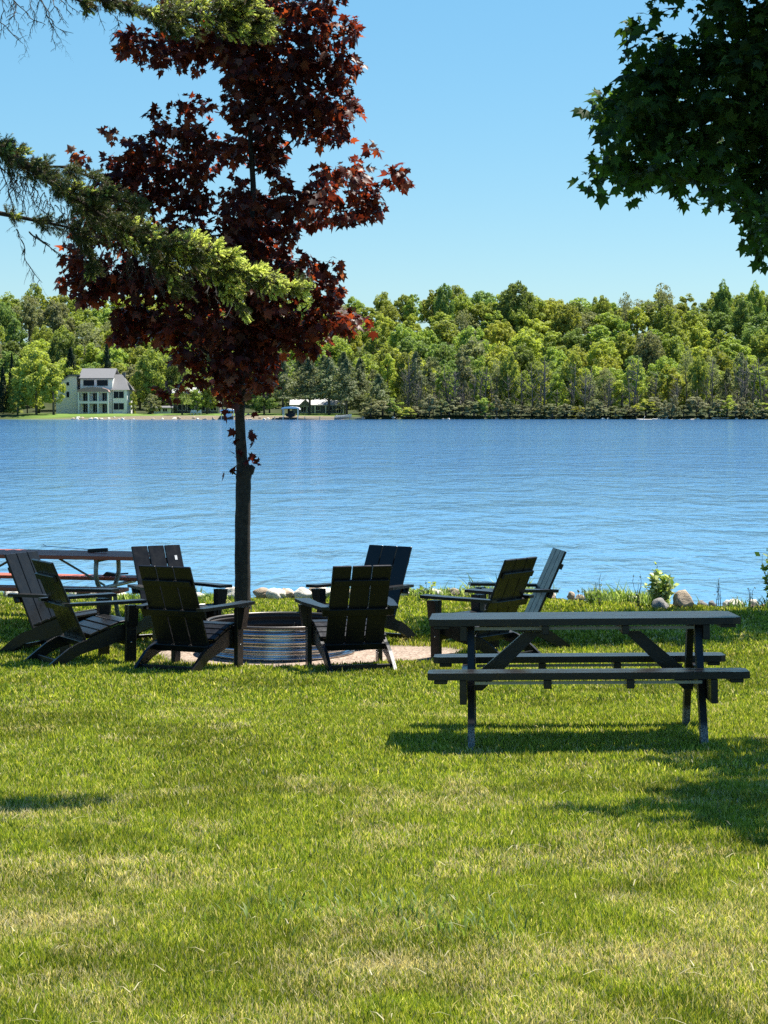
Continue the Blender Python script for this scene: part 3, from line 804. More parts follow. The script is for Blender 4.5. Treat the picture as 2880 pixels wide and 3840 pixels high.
# ------------------------------------------------------------ spruce at left
def spruce():
    D0 = 10.8; s = F / D0
    base = Vector((-5.4, 11.6, 0)); base.z = G(base.x, base.y) - .03
    root = empty('spruce_tree', base)
    tag(root, 'spruce whose drooping boughs with pale new tips reach in from the left', 'tree')
    shoots = []     # (pos, dir, len, new)
    dead = MB()
    def bough(pl, half, dens, newbias, depth=.26, up=1.0):
        r0 = (.026 if depth > .2 else .012) if len(pl) > 5 else .006
        """pl: (px, py, dD); half: half height in px along the bough"""
        P = [W(a, b, D0 + c) for a, b, c in pl]; n = len(P)
        seg = [(P[i + 1] - P[i]).length for i in range(n - 1)]; tot = sum(seg)
        rad = [r0 * (1 - i / (n - 1)) + .003 for i in range(n)]
        wood = MB(); wood.tube([p - base for p in P], rad, 8)
        for i in range(n - 1):
            hw = (half[i] + half[i + 1]) / 2 / s; cnt = int(dens * 1.75 * seg[i] * hw * 2)
            tdir = (P[i + 1] - P[i]).normalized()
            for k in range(max(1, cnt // 11)):
                t_ = random.random(); c = P[i].lerp(P[i + 1], t_); h0 = (half[i] * (1 - t_) + half[i + 1] * t_) / s
                an = random.uniform(0, 2 * math.pi); rr = random.random() ** .4
                off = Vector((random.uniform(-.02, .02), math.cos(an) * rr * depth * (h0 * s / 80 + .3), math.sin(an) * rr * h0))
                end = c + off + tdir * h0 * .7; st = c + off * .15
                td = (end - st).normalized(); newc = random.random() < newbias * float(.3 + 1.0 * sstep(-1.55, -.75, end.x)) * (.4 + .6 * max(0, off.z / max(h0, .01)) + .2)
                wood.tube([st - base, st.lerp(end, .5) + Vector((0, 0, .01)) - base, end - base], [.0035, .0025, .0015], 3, False)
                for q_ in range(13):
                    u_ = (q_ + .5) / 13; p = st.lerp(end, .15 + .85 * u_)
                    sd = Vector((random.gauss(0, 1), random.gauss(0, 1), random.gauss(0, .6))).normalized()
                    new = newc and u_ > .3
                    d = (td * 1.1 + tdir * .3 + sd * .75).normalized()
                    shoots.append((p + sd * .012, d, random.uniform(.028, .045) if new else random.uniform(.03, .06), new))
        wood.build('bough', M_BARK2, root)
    bough([(-700,300,.4),(-300,450,.2),(0,560,0),(150,650,-.1),(300,760,-.1),(430,845,-.1),(600,925,-.1),(760,975,-.15),(900,1035,-.2),(1050,1070,-.2),(1170,1085,-.2)],
          [60, 62, 58, 62, 70, 84, 84, 78, 66, 42, 12], 4200, .42)
    # side sprays of the main bough
    bough([(250,725,-.1),(400,735,-.3),(540,775,-.35)], [35, 42, 22], 4200, .45, .2)
    bough([(100,625,.1),(240,625,.1),(380,680,.1)], [20, 40, 12], 3500, .2, .15)
    bough([(520,880,-.2),(640,915,-.3),(760,935,-.35),(860,965,-.35)], [45, 46, 50, 28], 5200, .95, .2)
    bough([(820,1000,-.2),(950,1035,-.3),(1060,1068,-.3)], [40, 42, 18], 5200, .95, .18)
    bough([(1040,1068,-.3),(1110,1080,-.3),(1185,1082,-.3)], [20, 16, 8], 5200, .95, .08)
    bough([(820,1040,-.1),(870,1110,-.15),(925,1175,-.15)], [42, 36, 14], 4200, .7, .15)
    bough([(560,960,-.1),(640,1040,-.1),(700,1070,-.1)], [50, 45, 20], 3800, .4, .2)
    bough([(260,860,0),(330,930,0),(350,1015,0)], [40, 46, 18], 3200, .55, .15)
    bough([(-400,790,.3),(0,800,.2),(90,818,.15),(200,840,.1),(290,860,.1),(340,900,.1)], [10, 12, 26, 36, 36, 16], 3000, .3, .15)
    # upper bough
    bough([(0,-160,.4),(250,-60,.2),(450,15,0),(580,55,0),(700,60,-.1),(830,70,-.1),(930,85,-.1),(1000,100,-.1)], [30, 30, 22, 50, 78, 76, 72, 30], 4600, .5)
    bough([(560,40,-.1),(640,100,-.2),(690,125,-.2)], [40, 30, 12], 4200, .6, .15)
    bough([(800,10,-.1),(920,20,-.2),(1005,40,-.2)], [70, 66, 36], 4600, .75, .2)
    bough([(850,110,-.2),(940,125,-.2),(985,125,-.2)], [30, 30, 12], 4600, .8, .15)
    bough([(230,-30,0),(310,10,0),(345,45,0)], [20, 30, 12], 4200, .8, .1)
    # more boughs out of frame
    for k in range(16):
        z = random.uniform(2.6, 9); L = 2.6 * (1 - (z - 2) / 10); a = random.uniform(R(100), R(300))
        st = base + Vector((0, 0, z)); e = st + Vector((math.cos(a) * L, math.sin(a) * L * .8, -.5))
        wood = MB(); wood.tube([p - base for p in curve_pts(st, e, .05, 5)], [.03, .026, .02, .015, .01, .004], 6); wood.build('bough', M_BARK2, root)
        for q_ in range(260):
            t_ = random.random(); p = st.lerp(e, t_) + Vector((random.gauss(0, .12), random.gauss(0, .12), random.gauss(0, .05)))
            shoots.append((p, ((e - st).normalized() + Vector((random.gauss(0, .5), random.gauss(0, .5), random.gauss(0, .3)))).normalized(), .09, random.random() < .2))
    # dead bare twigs
    def dead_twig(p0, p1, r0, depth=0, nsub=6):
        pts = curve_pts(p0, p1, -.05 if depth else .02, 6, .06); L = (p1 - p0).length
        dead.tube([p - base for p in pts], [r0 * (1 - .6 * i / 6) for i in range(7)], 4, False)
        if depth > 2 or L < .035: return
        for k in range(nsub):
            t_ = random.uniform(.15, .95); q_ = pts[min(6, int(t_ * 6))]
            d = (p1 - p0).normalized(); side = Vector((random.uniform(-1, 1), random.uniform(-1, 1), random.uniform(-1, .3))).normalized()
            l2 = L * random.uniform(.16, .38)
            e = q_ + (d * .6 + side * .8).normalized() * l2 + Vector((0, 0, -.25 * l2))
            dead_twig(q_, e, r0 * .62, depth + 1, max(2, nsub - 2))
    def dpath(pl, r0=.0042, nsub=4):
        P = [W(a, b, D0 + random.uniform(-.12, .12)) for a, b in pl]
        for i in range(len(P) - 1): dead_twig(P[i], P[i + 1], r0 * (1 - .22 * i), 0, nsub)
    for pl in ([(20,-60),(40,20),(70,90),(92,170),(98,215)], [(45,-10),(110,60),(172,95)], [(-20,60),(30,110),(88,165)], [(120,-60),(160,10),(185,75),(215,135),(245,175),(255,212)],
               [(150,-20),(185,60),(200,120),(207,190)], [(100,-50),(125,40),(118,145)], [(175,60),(225,110),(275,125)], [(60,-40),(50,60),(20,110)], [(185,-30),(215,30),(240,90)], [(0,-40),(15,40),(-5,140)],
               [(215,-20),(250,25),(265,58)], [(235,-30),(258,20),(300,50)]):
        dpath(pl, .0036, 5)
    for pl in ([(400,40),(430,60),(455,85),(410,115)], [(360,20),(375,70),(395,115)], [(440,60),(445,95),(412,148)], [(300,40),(325,55),(315,75)]): dpath(pl, .0028, 4)
    for pl in ([(-5,610),(30,700),(45,770),(62,860),(90,950),(150,1060),(185,1125)], [(62,860),(80,900),(105,990),(158,1060)], [(110,870),(160,910),(235,960)], [(135,880),(190,930),(230,955)]): dpath(pl, .005, 5)
    for k in range(46):
        x = random.uniform(10, 340); y0 = 600 + (x * .72) + random.uniform(0, 30); L = random.uniform(50, 150)
        dpath([(x, y0), (x + random.uniform(-25, 35), y0 + L * .5), (x + random.uniform(-35, 45), y0 + L)], .003, 3)
    for k in range(34):
        x = random.uniform(420, 900); y0 = np.interp(x, [420, 600, 760, 900], [930, 1010, 1055, 1100]) + random.uniform(-10, 10); L = random.uniform(30, 110)
        dpath([(x, y0), (x + random.uniform(-20, 30), y0 + L * .5), (x + random.uniform(-35, 45), y0 + L)], .0026, 3)
    # needles
    N = len(shoots); P = np.array([s_[0] for s_ in shoots]) - np.array(base); Dn = np.array([s_[1] for s_ in shoots]); L = np.array([s_[2] for s_ in shoots]); new = np.array([s_[3] for s_ in shoots])
    K = 30
    a = unit(np.cross(Dn, rng.normal(size=(N, 3)))); b = np.cross(Dn, a)
    t = np.tile(np.linspace(0, 1, K), (N, 1)); ph = rng.uniform(0, 2 * np.pi, (N, 1)) + np.arange(K) * 2.4
    rad = np.cos(ph)[..., None] * a[:, None] + np.sin(ph)[..., None] * b[:, None]
    st = P[:, None] + Dn[:, None] * (t * L[:, None])[..., None]
    nl = (np.where(new, .011, .014)[:, None] * rng.uniform(.8, 1.2, (N, K)))[..., None]
    dirn = unit(rad * np.where(new, .75, 1.0)[:, None, None] + Dn[:, None] * np.where(new, 1.0, .7)[:, None, None] + rng.normal(0, .15, (N, K, 3)))
    en = st + dirn * nl
    sd = unit(np.cross(dirn, rng.normal(size=(N, K, 3)))) * np.where(new, .0040, .0019)[:, None, None]
    V = np.stack([st - sd, st + sd, en], 2).reshape(-1, 3)
    T = np.arange(len(V)).reshape(-1, 3)
    cn = np.where(new[:, None], np.array([.62, .66, .21]), np.array([.075, .095, .026])) * rng.uniform(.7, 1.3, (N, 1))
    brown = (rng.random(N) < .16) & ~new; cn[brown] = np.array([.085, .06, .028])
    C = np.repeat(cn, K * 3, 0)
    link('needles', tri_mesh('needles', V, T, C), root, M_NEEDLE)
    dead.build('dead_twigs', M_TWIG, root)
    m = MB(); m.tube([(0, 0, -.1), (0, 0, .4), (0, 0, 5), (0, 0, 10)], [.26, .2, .14, .03], 14); m.build('trunk', M_BARK2, root)
spruce()

# ------------------------------------------------------------ near lake edge: stones and plants
def rock_mesh(seed, rough=.22):
    import bmesh
    r = random.Random(seed); bm = bmesh.new(); bmesh.ops.create_icosphere(bm, subdivisions=3, radius=1)
    k = [(Vector((r.uniform(-1, 1), r.uniform(-1, 1), r.uniform(-1, 1))).normalized(), r.uniform(.55, .95)) for _ in range(9)]
    for v in bm.verts:
        p = v.co.copy()
        for d, h in k:
            e = p.dot(d)
            if e > h: p -= d * (e - h) * .85
        n = .05 * math.sin(p.x * 5 + seed) * math.sin(p.y * 6) + .04 * math.sin(p.z * 9 + p.x * 4)
        v.co = p * (1 + n)
    for f in bm.faces: f.smooth = True
    me = bpy.data.meshes.new('rock'); bm.to_mesh(me); bm.free(); return me
def mat_rock(name, a, b):
    t = NT(name); v = t.vec(); n = t.noise(2.2, 6, .7, v)
    t.pbr(t.ramp(n, [(.3, a), (.7, b)]), .85, 0, .2, t.noise(9, 5, .7, v), .5, .05); return t.m
RK = [mat_rock('pale_stone', (.56, .51, .42), (.80, .75, .66)), mat_rock('tan_stone', (.30, .22, .15), (.50, .41, .30)), mat_rock('grey_stone', (.16, .15, .14), (.34, .32, .29))]
RM = [rock_mesh(s) for s in range(8)]
def rock(x, y, sx, sz, mi, label, group=None, sink=.35):
    o = bpy.data.objects.new('rock', RM[random.randrange(8)]); COL.objects.link(o)
    if not o.data.materials: o.data.materials.append(RK[0])
    o.material_slots[0].link = 'OBJECT'; o.material_slots[0].material = RK[mi]
    o.scale = (sx, sx * random.uniform(.7, 1.0), sz); o.rotation_euler = (random.uniform(-.2, .2), random.uniform(-.2, .2), random.uniform(0, 6))
    o.location = (x, y, max(G(x, y), WATER_Z - .02) + sz * (1 - 2 * sink)); tag(o, label, 'rock', group); return o
for side, (xa, xb), num in (('left of the red maple trunk', (-5.6, -1.75), 46), ('between the red maple trunk and the centre chairs', (-1.45, .25), 44), ('behind the right hand chairs', (.3, 2.0), 44), ('at the right under the leafy plants', (2.0, 5.2), 22)):
    for k in range(num):
        x = random.uniform(xa, xb); off = random.uniform(-.42, .02); y = float(shore(x)) + off
        sz = random.uniform(.04, .085) if x < .3 else random.uniform(.03, .065)
        mi = random.choices((0, 1, 2), (5, 3, 1.5))[0]
        rock(x, y, sz * random.uniform(1.1, 1.9), sz, mi, '%s shore stone %s' % (('pale rounded', 'tan', 'dark grey')[mi], side), 'stones along the near lake edge', .12)
bx = (2570 - 1440) / F * 22.9
b0 = rock(bx, 22.9, .17, .15, 1, 'largest pale boulder beside the bright leafy plant at the lake edge', None, .3)
rock(bx - .29, 22.75, .13, .10, 2, 'dark shaded boulder left of the largest pale boulder', None, .3)

def plant(name, x, y, h, wid, n, lsz, cols, label, cat='plant', droop=.3, stems=7, narrow=.28, group=None):
    g = G(x, y); base = Vector((x, y, g)); root = empty(name, base); tag(root, label, cat, group)
    m = MB(); P = []; Dn = []
    for k in range(stems):
        e = Vector((random.gauss(0, wid * .5), random.gauss(0, wid * .4), h * random.uniform(.6, 1.0)))
        pts = curve_pts((random.gauss(0, .02), random.gauss(0, .02), -.02), e, 0, 5, .06); m.tube(pts, [.005, .005, .004, .003, .003, .002], 4, False)
        for q_ in range(max(1, n // stems)):
            t_ = random.uniform(.25, 1); p = pts[0].lerp(e, t_) + Vector((random.gauss(0, .012), random.gauss(0, .012), 0)); P.append(p)
            Dn.append(Vector((random.gauss(0, 1), random.gauss(0, 1), random.uniform(-droop, .9))).normalized())
    m.build('stems', M_TWIG, root)
    P = np.array(P); Dn = np.array(Dn); N = len(P); sd = unit(np.cross(Dn, rng.normal(size=(N, 3)))); L = lsz * rng.uniform(.6, 1.2, N)[:, None]
    V = np.stack([P, P + Dn * L * .5 + sd * L * narrow, P + Dn * L, P + Dn * L * .5 - sd * L * narrow], 1).reshape(-1, 3)
    i = np.arange(N)[:, None] * 4; T = np.concatenate([i + np.array([[0, 1, 2]]), i + np.array([[0, 2, 3]])])
    c = np.array(cols)[rng.integers(0, len(cols), N)] * rng.uniform(.75, 1.25, N)[:, None]
    link('leaves', tri_mesh('leaves', V, T, np.repeat(c, 4, 0)), root, M_SHORELEAF); return root
yg = [(.20, .26, .07), (.30, .34, .13), (.12, .19, .04)]; dg = [(.05, .09, .02), (.08, .13, .03)]
plant('leafy_shrub', (2480 - 1440) / F * 23.0, 23.0, .40, .17, 420, .085, yg + [(.62, .64, .45), (.5, .54, .3)], 'bright pale leaved shrub growing beside the big boulder', 'shrub', .3, 14)
plant('leafy_shrub', (2455 - 1440) / F * 23.05, 23.05, .53, .05, 60, .06, yg, 'single tall leafy shoot rising behind the bright shrub', 'shrub', .3, 3)
plant('leafy_shrub', (2905 - 1440) / F * 22.9, 22.9, .78, .22, 240, .085, [(.09, .15, .03), (.16, .22, .06)], 'green shrub cut by the right edge above the lake', 'shrub', .5, 10)
plant('weed', (1595 - 1440) / F * 23.6, 23.6, .26, .10, 90, .06, yg, 'leafy weed with broad leaves on the bank behind the centre chairs', 'plant', .2, 7)
plant('weed', (2215 - 1440) / F * 23.2, 23.2, .20, .10, 80, .05, yg, 'bushy bright weed on the bank behind the picnic table', 'plant', .2, 8)
for px in (2705, 2180, 2250, 2820, 2400):
    plant('dry_stalk_weed', (px - 1440) / F * 22.9, 22.9, random.uniform(.22, .42), .07, 18, .035, [(.10, .10, .05), (.14, .15, .07)],
          {2705: 'dark stalky weed standing on the bank right of the boulder', 2180: 'thin stalk weed behind the middle of the picnic table', 2250: 'thin stalk weed left of the bright shrub', 2820: 'dry stalk weed near the right edge of the bank', 2400: 'dry stalk weed just left of the bright shrub'}[px], 'plant', .2, 4)
# tall ungoverned grass and ground plants on the bank: nobody could count them
def bank_plants():
    n = 26000; x = rng.uniform(-5.8, 5.6, n); y = shore(x) + rng.normal(-.08, .24, n); keep = fbm(x * 1.9, y * 1.2, 77, 3) + .06 * (x > 1.6) - .04 * (x < .2) > .50; x, y = x[keep], y[keep]; n = len(x)
    g = np.maximum(ground_h(x, y), WATER_Z); h = rng.uniform(.03, .12, n) * (1 + .5 * (x > 1)) * np.where(rng.random(n) < .03, 1.8, 1); az = rng.uniform(0, 2 * np.pi, n); lean = h * rng.uniform(.1, .9, n)
    wd = rng.uniform(.003, .009, n); wa = rng.uniform(-.8, .8, n); wx, wy = np.cos(wa) * wd, np.sin(wa) * wd
    P = np.zeros((n, 5, 3)); P[:, 0] = np.stack([x - wx * .6, y - wy, g], 1); P[:, 1] = np.stack([x + wx * .6, y + wy, g], 1)
    mx, my = x + np.cos(az) * lean * .4, y + np.sin(az) * lean * .4
    P[:, 2] = np.stack([mx - wx, my - wy, g + h * .6], 1); P[:, 3] = np.stack([mx + wx, my + wy, g + h * .6], 1); P[:, 4] = np.stack([x + np.cos(az) * lean, y + np.sin(az) * lean, g + h], 1)
    c = np.array([(.18, .25, .05), (.46, .50, .24), (.10, .16, .03)])[rng.integers(0, 3, n)]
    T = (np.arange(n)[:, None, None] * 5 + np.array([[0, 1, 3], [0, 3, 2], [2, 3, 4]])[None]).reshape(-1, 3)
    o = link('bank_grass', tri_mesh('bank_grass', P.reshape(-1, 3), T, np.repeat(c, 5, 0)), None, M_SHORELEAF)
    tag(o, 'tufts of long grass and low weeds along the near lake bank', 'grass', kind='stuff')
bank_plants()

# ------------------------------------------------------------ far shore trees
def card_mesh(name, P, Nn, size, flat=.0):
    n = len(P); a = unit(np.cross(Nn, rng.normal(size=(n, 3)))); b = np.cross(Nn, a)
    s_ = size[:, None]
    V = np.stack([P - a * s_, P - b * s_ * .62, P + a * s_, P + b * s_ * .62], 1)
    V += rng.normal(0, .06, V.shape) * s_[:, None]
    i = np.arange(n)[:, None] * 4; T = np.concatenate([i + np.array([[0, 1, 2]]), i + np.array([[0, 2, 3]])])
    return V.reshape(-1, 3), T
def broad_crown(seed, lobes=95, r=4.2, hgt=12.2, z0=1.0, per=85, csz=.25, narrow=1.0):
    """crown fitted to a 13 m tall tree of about r metres radius"""
    P = []; N = []
    zc = z0 + hgt / 2
    big = unit(rng.normal(size=(9, 3))); big[:, 2] = np.abs(big[:, 2]) * 1.1 - .25
    for k in range(lobes):
        u = unit(unit(rng.normal(size=3)) + big[k % 9] * .75)
        rr = rng.uniform(.70, .96) if k % 5 else rng.uniform(.2, .5)
        c = np.array([u[0] * r * rr, u[1] * r * rr, zc + u[2] * hgt / 2 * rr]); c[:2] *= 1 - .24 * max(0, (c[2] - zc) / hgt * 2)
        lr = rng.uniform(.55, 1.05) * r / 4.2
        d = unit(rng.normal(size=(per, 3))); d[:, 2] += .1; d = unit(d)
        q_ = c + d * lr * rng.uniform(.7, 1.1, per)[:, None]
        P.append(q_); N.append(unit(d + rng.normal(0, .45, (per, 3))))
    P = np.concatenate(P); N = np.concatenate(N)
    V, T = card_mesh('crown', P, N, rng.uniform(.6, 1.3, len(P)) * csz)
    return tri_mesh('crown', V, T)
def conifer_crown(ragged=.2, r=2.6, hgt=14, z0=1.0, n=4200, csz=.24):
    global rng
    z = rng.random(n) ** 1.25; tiers = np.sin(z * 60) * .12
    rad = r * (1 - z) ** .85 * (1 + tiers) * rng.uniform(.35, 1.0, n) ** .5 + .12
    a = rng.uniform(0, 2 * np.pi, n); lump = 1 + ragged * np.sin(a * 3 + z * 11) + ragged * np.sin(a * 5 - z * 23)
    x = np.cos(a) * rad * lump; y = np.sin(a) * rad * lump
    P = np.stack([x, y, z0 + z * hgt - .18 * rad], 1); N = unit(np.stack([np.cos(a), np.sin(a), np.full(n, .5)], 1) + rng.normal(0, .5, (n, 3)))
    V, T = card_mesh('crown', P, N, rng.uniform(.6, 1.3, n) * csz); return tri_mesh('crown', V, T)
def trunk_mesh(h, r, fork=3, lean=.2, twigs=0, rs=0):
    m = MB(); rnd = random.Random(rs); l1, l2 = rnd.uniform(-lean, lean), rnd.uniform(-lean, lean)
    m.tube([(0, 0, -.6), (l1 * .3, 0, h * .4), (l1, l2, h * .75), (l1 * 1.2, l2, h)], [r, r * .8, r * .5, r * .15], 7)
    for k in range(fork + twigs):
        z = rnd.uniform(.25, .9) * h; a = rnd.uniform(0, 6.28); L = rnd.uniform(.12, .25) * h * (1 - .5 * z / h) * 1.2
        m.tube([(l1 * z / h, l2 * z / h, z), (math.cos(a) * L * .6, math.sin(a) * L * .6, z + L * .35), (math.cos(a) * L, math.sin(a) * L, z + L * (.9 if fork else .5))], [r * .35, r * .22, r * .06], 5, False)
    o = m.build('trunk', M_FARBARK); me = o.data; bpy.data.objects.remove(o); return me
FM = {'yellow': mat_foliage('yellow_green_foliage', .42, (1.5, 1.5, .7), .6, .15, (.34, .38, .085), .16),
      'mid': mat_foliage('mid_green_foliage', .42, (1.5, 1.5, .7), .6, .15, (.26, .32, .08), .2),
      'dark': mat_foliage('deep_green_foliage', .42, (1.4, 1.5, .8), .6, .15, (.18, .24, .075), .18),
      'olive': mat_foliage('olive_cedar_foliage', .3, (1.3, 1.4, .8), .6, .15, (.18, .20, .095), .15),
      'spruce': mat_foliage('dark_spruce_foliage', .15, (1.2, 1.3, .9), .6, .15, (.022, .040, .020), .12),
      'brush': mat_foliage('grey_brown_brush', .3, (1.2, 1.1, .9), .6, .1, (.27, .28, .15), .15),
      'grey': mat_foliage('grey_green_foliage', .42, (1.3, 1.3, .8), .6, .15, (.24, .26, .13), .15)}
rng = np.random.default_rng(21)
CR = {'broad': [broad_crown(i) for i in range(4)], 'tall': [broad_crown(i, 70, 3.0, 12.5, 1.2, 75, .23) for i in range(3)],
      'open': [broad_crown(i, 60, 3.6, 10.5, 3.0, 30, .2) for i in range(2)], 'cone': [conifer_crown(.12), conifer_crown(.2, 2.2)],
      'cedar': [conifer_crown(.45, 3.4, 13, 1.8, 4600, .26), conifer_crown(.4, 3.8, 12, 2.4, 4600, .26)],
      'highcedar': [conifer_crown(.5, 3.8, 10, 5.0, 4200, .26), conifer_crown(.4, 3.4, 10.5, 4.6, 4200, .26)], 'shrub': [broad_crown(i, 34, 3.6, 13, -1.0, 75, .32) for i in range(2)]}
TR = {'broad': [trunk_mesh(11, .28, 5, .4, 0, i) for i in range(3)], 'cone': [trunk_mesh(14, .2, 0, .05, 0, 1)], 'snag': [trunk_mesh(15, .2, 4, .8, 22, i) for i in range(4)]}
KIND = {'broad': 'leafy tree', 'tall': 'narrow leafy tree', 'open': 'thin crowned tree', 'cone': 'spire shaped spruce', 'cedar': 'ragged cedar', 'highcedar': 'high crowned cedar', 'shrub': 'low bush'}
CLR = {'brush': 'grey brown', 'yellow': 'bright yellow green', 'mid': 'green', 'dark': 'deep green', 'olive': 'dull olive', 'spruce': 'dark', 'grey': 'pale grey green'}
def far_tree(kind, mat, px, ytop, wpx, D, label=None, snag=False, group='trees on the far shore'):
    s = F / D; top = W(px, ytop, D); gz = G(top.x, D); h = max(2.0, top.z - gz)
    nm = {'cone': 'spruce_tree', 'cedar': 'cedar_tree', 'shrub': 'shore_bush'}.get(kind, 'broadleaf_tree')
    root = empty(nm, (top.x, D, gz - .1), random.uniform(0, 6.28))
    wid = wpx / s
    natw = {'broad': 9.6, 'tall': 7.0, 'open': 8.6, 'cone': 5.2, 'cedar': 7.6, 'highcedar': 7.6, 'shrub': 8.4}[kind]; nath = {'broad': 13.4, 'tall': 13.9, 'open': 13.9, 'cone': 15, 'cedar': 14.8, 'highcedar': 15, 'shrub': 12}[kind]
    sc = (wid / natw, wid / natw, h / nath)
    me = random.choice(CR[kind]); o = bpy.data.objects.new('crown', me); COL.objects.link(o); o.parent = root; o.scale = sc
    if not me.materials: me.materials.append(FM['mid'])
    o.material_slots[0].link = 'OBJECT'; o.material_slots[0].material = FM[mat]
    tm = random.choice(TR['cone' if kind == 'cone' else 'broad']); o = bpy.data.objects.new('trunk', tm); COL.objects.link(o); o.parent = root
    th = 14 if kind == 'cone' else 11
    o.scale = (min(1, sc[0] * 1.1), min(1, sc[0] * 1.1), h * (.8 if kind != 'cone' else .93) / th)
    zone = next(z_ for lim, z_ in ((60, 'at the left edge'), (200, 'left of the pale house'), (470, 'above the pale house'), (640, 'right of the pale house'), (840, 'above the brown house'), (1000, 'behind the maple trunk'), (1140, 'above the boat lift'), (1310, 'above the grey cottage'), (1500, 'right of the grey cottage'), (1700, 'above the centre chairs'), (1900, 'above the picnic table\'s left end'), (2100, 'above the rightmost chair'), (2300, 'above the picnic table\'s middle'), (2500, 'above the bright shore shrub'), (2700, 'above the big shore boulder'), (9999, 'at the right edge')) if px < lim)
    row = 'at the waterline' if D < 436 else 'low on the slope' if D < 475 else 'high on the slope' if D < 535 else 'on the skyline'
    tag(root, label or '%s %s %s %s' % (CLR[mat], KIND[kind], row, zone), 'bush' if kind == 'shrub' else 'tree', group)
    return root
def snag(px, ytop, D, label=None):
    top = W(px, ytop, D); gz = G(top.x, D); o = bpy.data.objects.new('bare_tree', random.choice(TR['snag'])); COL.objects.link(o)
    k = (top.z - gz) / 15; o.scale = (max(.5, k), max(.5, k), k); o.location = (top.x, D, gz - .1); o.rotation_euler = (0, 0, random.uniform(0, 6))
    tag(o, label or 'bare grey leafless tree standing at the water %s' % ('above the centre chairs' if px < 1700 else 'above the table\'s left end' if px < 1900 else 'above the rightmost chair' if px < 2150 else 'above the table\'s middle' if px < 2300 else 'above the bright shore shrub' if px < 2500 else 'above the big shore boulder' if px < 2700 else 'near the right edge'), 'tree', 'bare trees on the far shore')
random.seed(31)
# hillside rows
sky_y = lambda x: np.interp(x, [-300, 0, 200, 420, 900, 1340, 1500, 1660, 1800, 1900, 2050, 2200, 2320, 2450, 2600, 2700, 2830, 2950, 3200], [1075, 1078, 1085, 1110, 1110, 1112, 1098, 1082, 1095, 1085, 1112, 1095, 1112, 1095, 1112, 1095, 1075, 1085, 1090])
rows = [(600, .0, 92), (580, .04, 98), (556, .14, 102), (530, .27, 104), (505, .41, 106), (482, .55, 108), (458, .67, 100)]
for D, fr, sp in rows:
    x = -340 + random.uniform(0, 60)
    while x < 3230:
        wpx = random.uniform(100, 165) * 560 / max(D, 500) 
        yt = sky_y(x) * (1 - fr) + 1500 * fr + random.uniform(-34, 34) * (1 if fr > .1 else .7)
        if fr > .5 and 180 < x < 520: yt = max(yt, 1345)
        m = random.choices(('yellow', 'mid', 'dark', 'grey'), (3.2, 5.0, 2.2, .8))[0]
        k = random.choices(('broad', 'tall', 'open'), (6, 2.5, .5))[0]
        if k == 'tall': wpx *= .8
        if k == 'open': m = 'grey'
        far_tree(k, m, x, yt, wpx * 1.12, D + random.uniform(-7, 7))
        x += sp * random.uniform(.72, 1.1) * (1.12 if D > 592 else 1)
